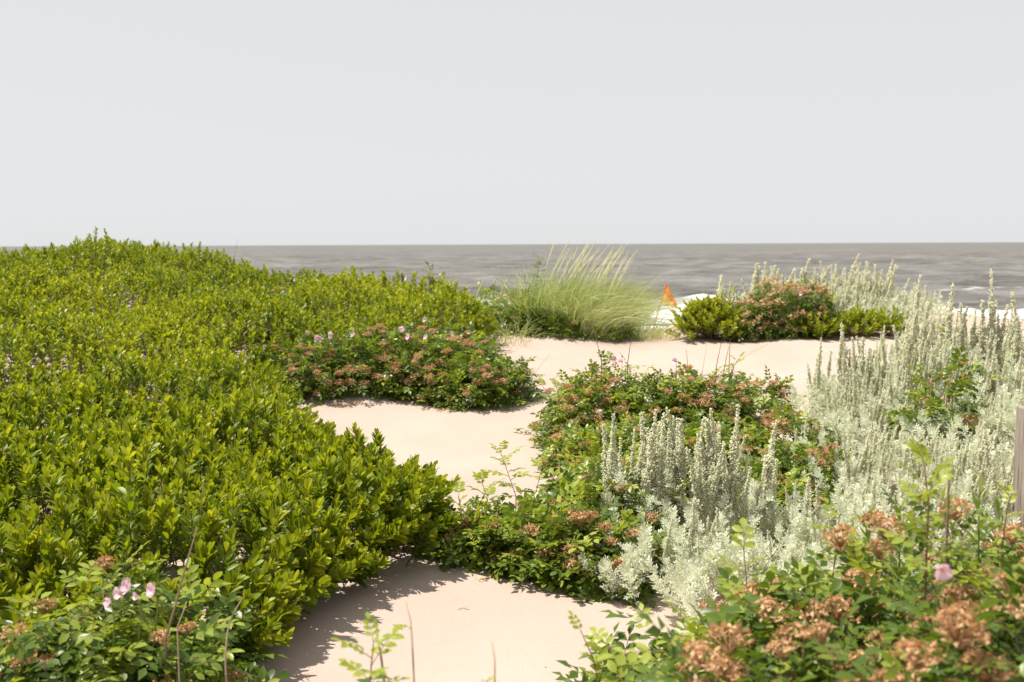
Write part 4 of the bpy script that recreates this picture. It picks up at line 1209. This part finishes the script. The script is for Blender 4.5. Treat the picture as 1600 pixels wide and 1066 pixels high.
rose_shoot('green shoot above the bright far shrub by the flag gap', [(1140,480), (1142,468), (1143,458)], 12.7, 7, SG, 1.5, .004)
rose_shoot('low shoot with a lone pointed leaf at the bottom edge', [(755,1090), (753,1075), (752,1062)], 2.1, 3, SG, .55, .0025)

def goldenrod(label, u, v, y, n, h, group, wide=1.0):
    p = pt(u, v, y)
    root = np.array([p[0], y, gz(p[0], y)])
    H = p[2] - root[2]
    t = thing('goldenrod', label, 'leafy plant', tuple(root), group)
    link('stem', mesh('stem', tube([(0,0,-.01), (.01,0,H*.5), (0,0,H)], [.004, .0035, .002], 5, .3), [M_GOLD]), t)
    az = 0
    for i in range(n):
        q = (i + .5)/n
        az += GA
        z = H - h*(1 - q)
        a = math.radians(70 - 50*q)
        d = np.array([math.cos(az)*math.sin(a), math.sin(az)*math.sin(a), math.cos(a)])
        nn = np.array([-math.cos(az)*math.cos(a), -math.sin(az)*math.cos(a), math.sin(a)])
        link('leaf', GOLD_ME[i % 3], t, frames(d[None], nn[None])[0], (0, 0, z), random.uniform(.8, 1.15)*(1 - .45*q)*wide)
GOLD_ME = [mesh('lance_leaf', leaf(.12, .02, [(.2,.6), (.5,1), (.8,.6)], .3, c, tt), [M_GOLD]) for c, tt in ((.1,.3), (.25,.45), (.02,.6))]
GR = 'plants with narrow leaves before the right silver bank'
goldenrod('narrow leaved green plant left of the tall red rose shoot', 1405, 795, 2.9, 22, .30, GR)
goldenrod('smaller narrow leaved green plant left of another', 1357, 808, 3.0, 18, .22, GR)
goldenrod('narrow leaved green plant right of the dark stick', 1530, 770, 3.1, 24, .34, GR)
goldenrod('narrow leaved green plant at the foot of the grey post', 1560, 800, 3.2, 20, .30, GR)
goldenrod('narrow leaved green tuft in the shade below the tall red shoot', 1420, 850, 2.7, 18, .25, GR)

TG = 'pale narrow leaved plants growing up through the left thicket'
for lab, u, v, y_ in (('pale feathery plant low at the left edge of the thicket', 60, 655, 7.4), ('pale narrow leaved plant left of the thicket middle', 175, 585, 9.0), ('pale plant in the thicket above its middle, under the hill', 255, 505, 11.5),
                     ('pale plant in the thicket left of the rose mound', 350, 600, 8.2), ('pale narrow plant low on the hill, right of its top', 265, 470, 13.0), ('pale plant on the left slope of the hill', 95, 480, 12.5)):
    goldenrod(lab, u, v, y_, 30, .30, TG, 1.1)
BT = 'bare twigs in the left thicket'
for lab, a_, y_ in (('bare grey twig in the thicket above the low rose bush', [(318, 850), (312, 800), (318, 745)], 4.1), ('thin bare twig at the left of the thicket', [(95, 800), (102, 760), (98, 715)], 4.9),
                    ('bare twig in the thicket left of the sand channel', [(392, 690), (398, 640), (392, 600)], 7.2), ('bare dark twig low on the hill', [(248, 420), (252, 398), (246, 372)], 16.5), ('thin bare stalk on the right shoulder of the hill', [(365, 410), (368, 392), (372, 372)], 16.2)):
    px_stick(lab, a_, y_, .003, .45, 'dead twig', BT, 'dead_twig')
# ------------------------------------------------------------------ flag, post, litter
y = 45.0
top = pt(1040, 447, y); low = pt(1028, 490, y)
d = (top - low)/np.linalg.norm(top - low)
foot = top - d*((top[2] - (gz(top[0], y) - .3))/d[2])
t = thing('beach_flag', 'orange and yellow flag on a leaning pole before the white surf', 'flag', tuple(foot))
link('pole', mesh('pole', tube([np.zeros(3), (top - foot)*.5, top - foot + d*.06], [.035, .03, .022], 8), [M_POLE]), t)
def flag_at(a, b):
    """a along the fly, b down the hoist."""
    h0 = pt(1040 - 7*b, 446 + 30*b, y)
    e = pt(1040.5 + 17*a**.8, 446 + 34*a**1.3, y)
    e2 = pt(1033 + 25*a, 476 + 7*a, y)
    q = h0*(1-a) + a*pt(1056, 481, y)
    p = e*(1-b) + e2*b
    return p + np.array([0, .22*math.sin(5*a + 1.5*b)*a, .03*math.sin(9*a + 2*b)]) - foot
nu, nv = 12, 10
V = np.array([flag_at(i/nu, j/nv) for j in range(nv+1) for i in range(nu+1)])
C = np.array([1 - .95*(j/nv) - .06*math.sin(6*i/nu) if i < nu else .95 - .9*j/nv for j in range(nv+1) for i in range(nu+1)])
F = []
for j in range(nv):
    for i in range(nu):
        a = j*(nu+1) + i
        F += [(a, a+1, a+nu+2), (a, a+nu+2, a+nu+1)]
link('flag_cloth', mesh('flag_cloth', (V, np.array(F), C, np.zeros(len(F), int)), [M_FLAG]), t)

y = 4.6
p = pt(1587, 640, y)
px_, pz_ = p[0] + .085, p[2]
gb = gz(px_, y)
t = thing('fence_post', 'weathered grey wooden post cut by the right edge of the photo', 'post', (px_, y, gb))
bm_ = box(.11, .11, pz_ - gb + .3, (0, 0, (pz_ - gb - .3)/2))
pm = mesh('post_body', bm_, [M_WOOD], False)
po = link('post_body', pm, t)
bv = po.modifiers.new('soft_edges', 'BEVEL'); bv.width = .006; bv.segments = 2
for dz, m in ((-.065, M_STEEL), (-.355, M_RUST)):
    z = pz_ - gb + dz
    link('bolt', mesh('bolt', cat([tube([(-.02, -.05, z), (-.02, -.068, z)], [.014, .014], 8), tube([(-.02, -.066, z), (-.02, -.082, z)], [.008, .007], 6)]), [m]), t)

def litter(label, u, v, n, r, mat, size, group, tint=(0, .8), name='dry_sprig'):
    c = on_ground(u, v)
    ps = []
    for i in range(n):
        a = random.uniform(0, 6.28); q = math.sqrt(random.random())*r
        x, y_ = c[0] + math.cos(a)*q, c[1] + math.sin(a)*q*.7
        z = gz(x, y_)
        s = size*random.uniform(.6, 1.3)
        b = random.uniform(0, 6.28)
        dd = np.array([math.cos(b), math.sin(b), random.uniform(0, .5)])
        ps.append(inst(leaf(s, s*.4, [(.5, 1)], .5, random.uniform(-.3, .5), random.uniform(*tint)), frames(dd[None], np.array([[random.gauss(0, .4), random.gauss(0, .4), 1]])), np.array([[x, y_, z + .004]]) - c))
    ps.append(tube([np.array([-r, 0, .006]), np.array([0, .01, .012]), np.array([r, 0, .006])], [.0015, .0015, .001], 3, .4))
    o = link(name, mesh(name, cat(ps), [mat])); o.location = c
    return tag(o, label, 'litter', group)
LG = 'plant litter lying on the sand'
litter('small yellow-green sprig lying alone on the front sand', 628, 981, 26, .035, M_GRASS, .018, LG, (.1, .5))
litter('small dry bits at the top edge of the front sand under the low rose', 752, 909, 14, .03, M_HEAD, .02, LG)
litter('tiny dry flecks in the middle of the front sand patch', 722, 955, 4, .03, M_DEAD, .008, LG, (.2, .8))
litter('dry brown scraps at the left foot of the rose mound on the sand', 545, 632, 30, .14, M_HEAD, .03, LG)
litter('dry brown scraps under the right end of the rose mound', 700, 640, 24, .14, M_HEAD, .03, LG)
litter('dry scraps at the sand edge below the far rusty rose bush', 1200, 533, 40, .3, M_HEAD, .03, LG)
litter('dry scraps at the foot of the low glossy rose bush on the sand', 880, 915, 14, .09, M_HEAD, .02, LG)
# fine crumbs that nobody could count: dry leaf bits along the plants' feet
ps = []
for i in range(900):
    x, y_ = random.uniform(-2.2, 2.6), random.uniform(3.4, 12.2)
    dd = float(sd_poly(np.array([x]), np.array([y_]))[0])
    if random.random() > math.exp(-max(0, -dd)/.25) + .015: continue
    s = random.uniform(.004, .016); b = random.uniform(0, 6.28)
    ps.append(inst(leaf(s, s*.45, [(.5, 1)], .4, .2, random.uniform(0, .8)), frames(np.array([[math.cos(b), math.sin(b), .1]]), np.array([[0, 0, 1.0]])), np.array([[x, y_, gz(x, y_) + .003]])))
o = link('leaf_crumbs', mesh('leaf_crumbs', cat(ps), [M_DEAD]), kind='stuff')
print('objects', len(bpy.data.objects), 'tris', sum(len(m.polygons) for m in bpy.data.meshes))
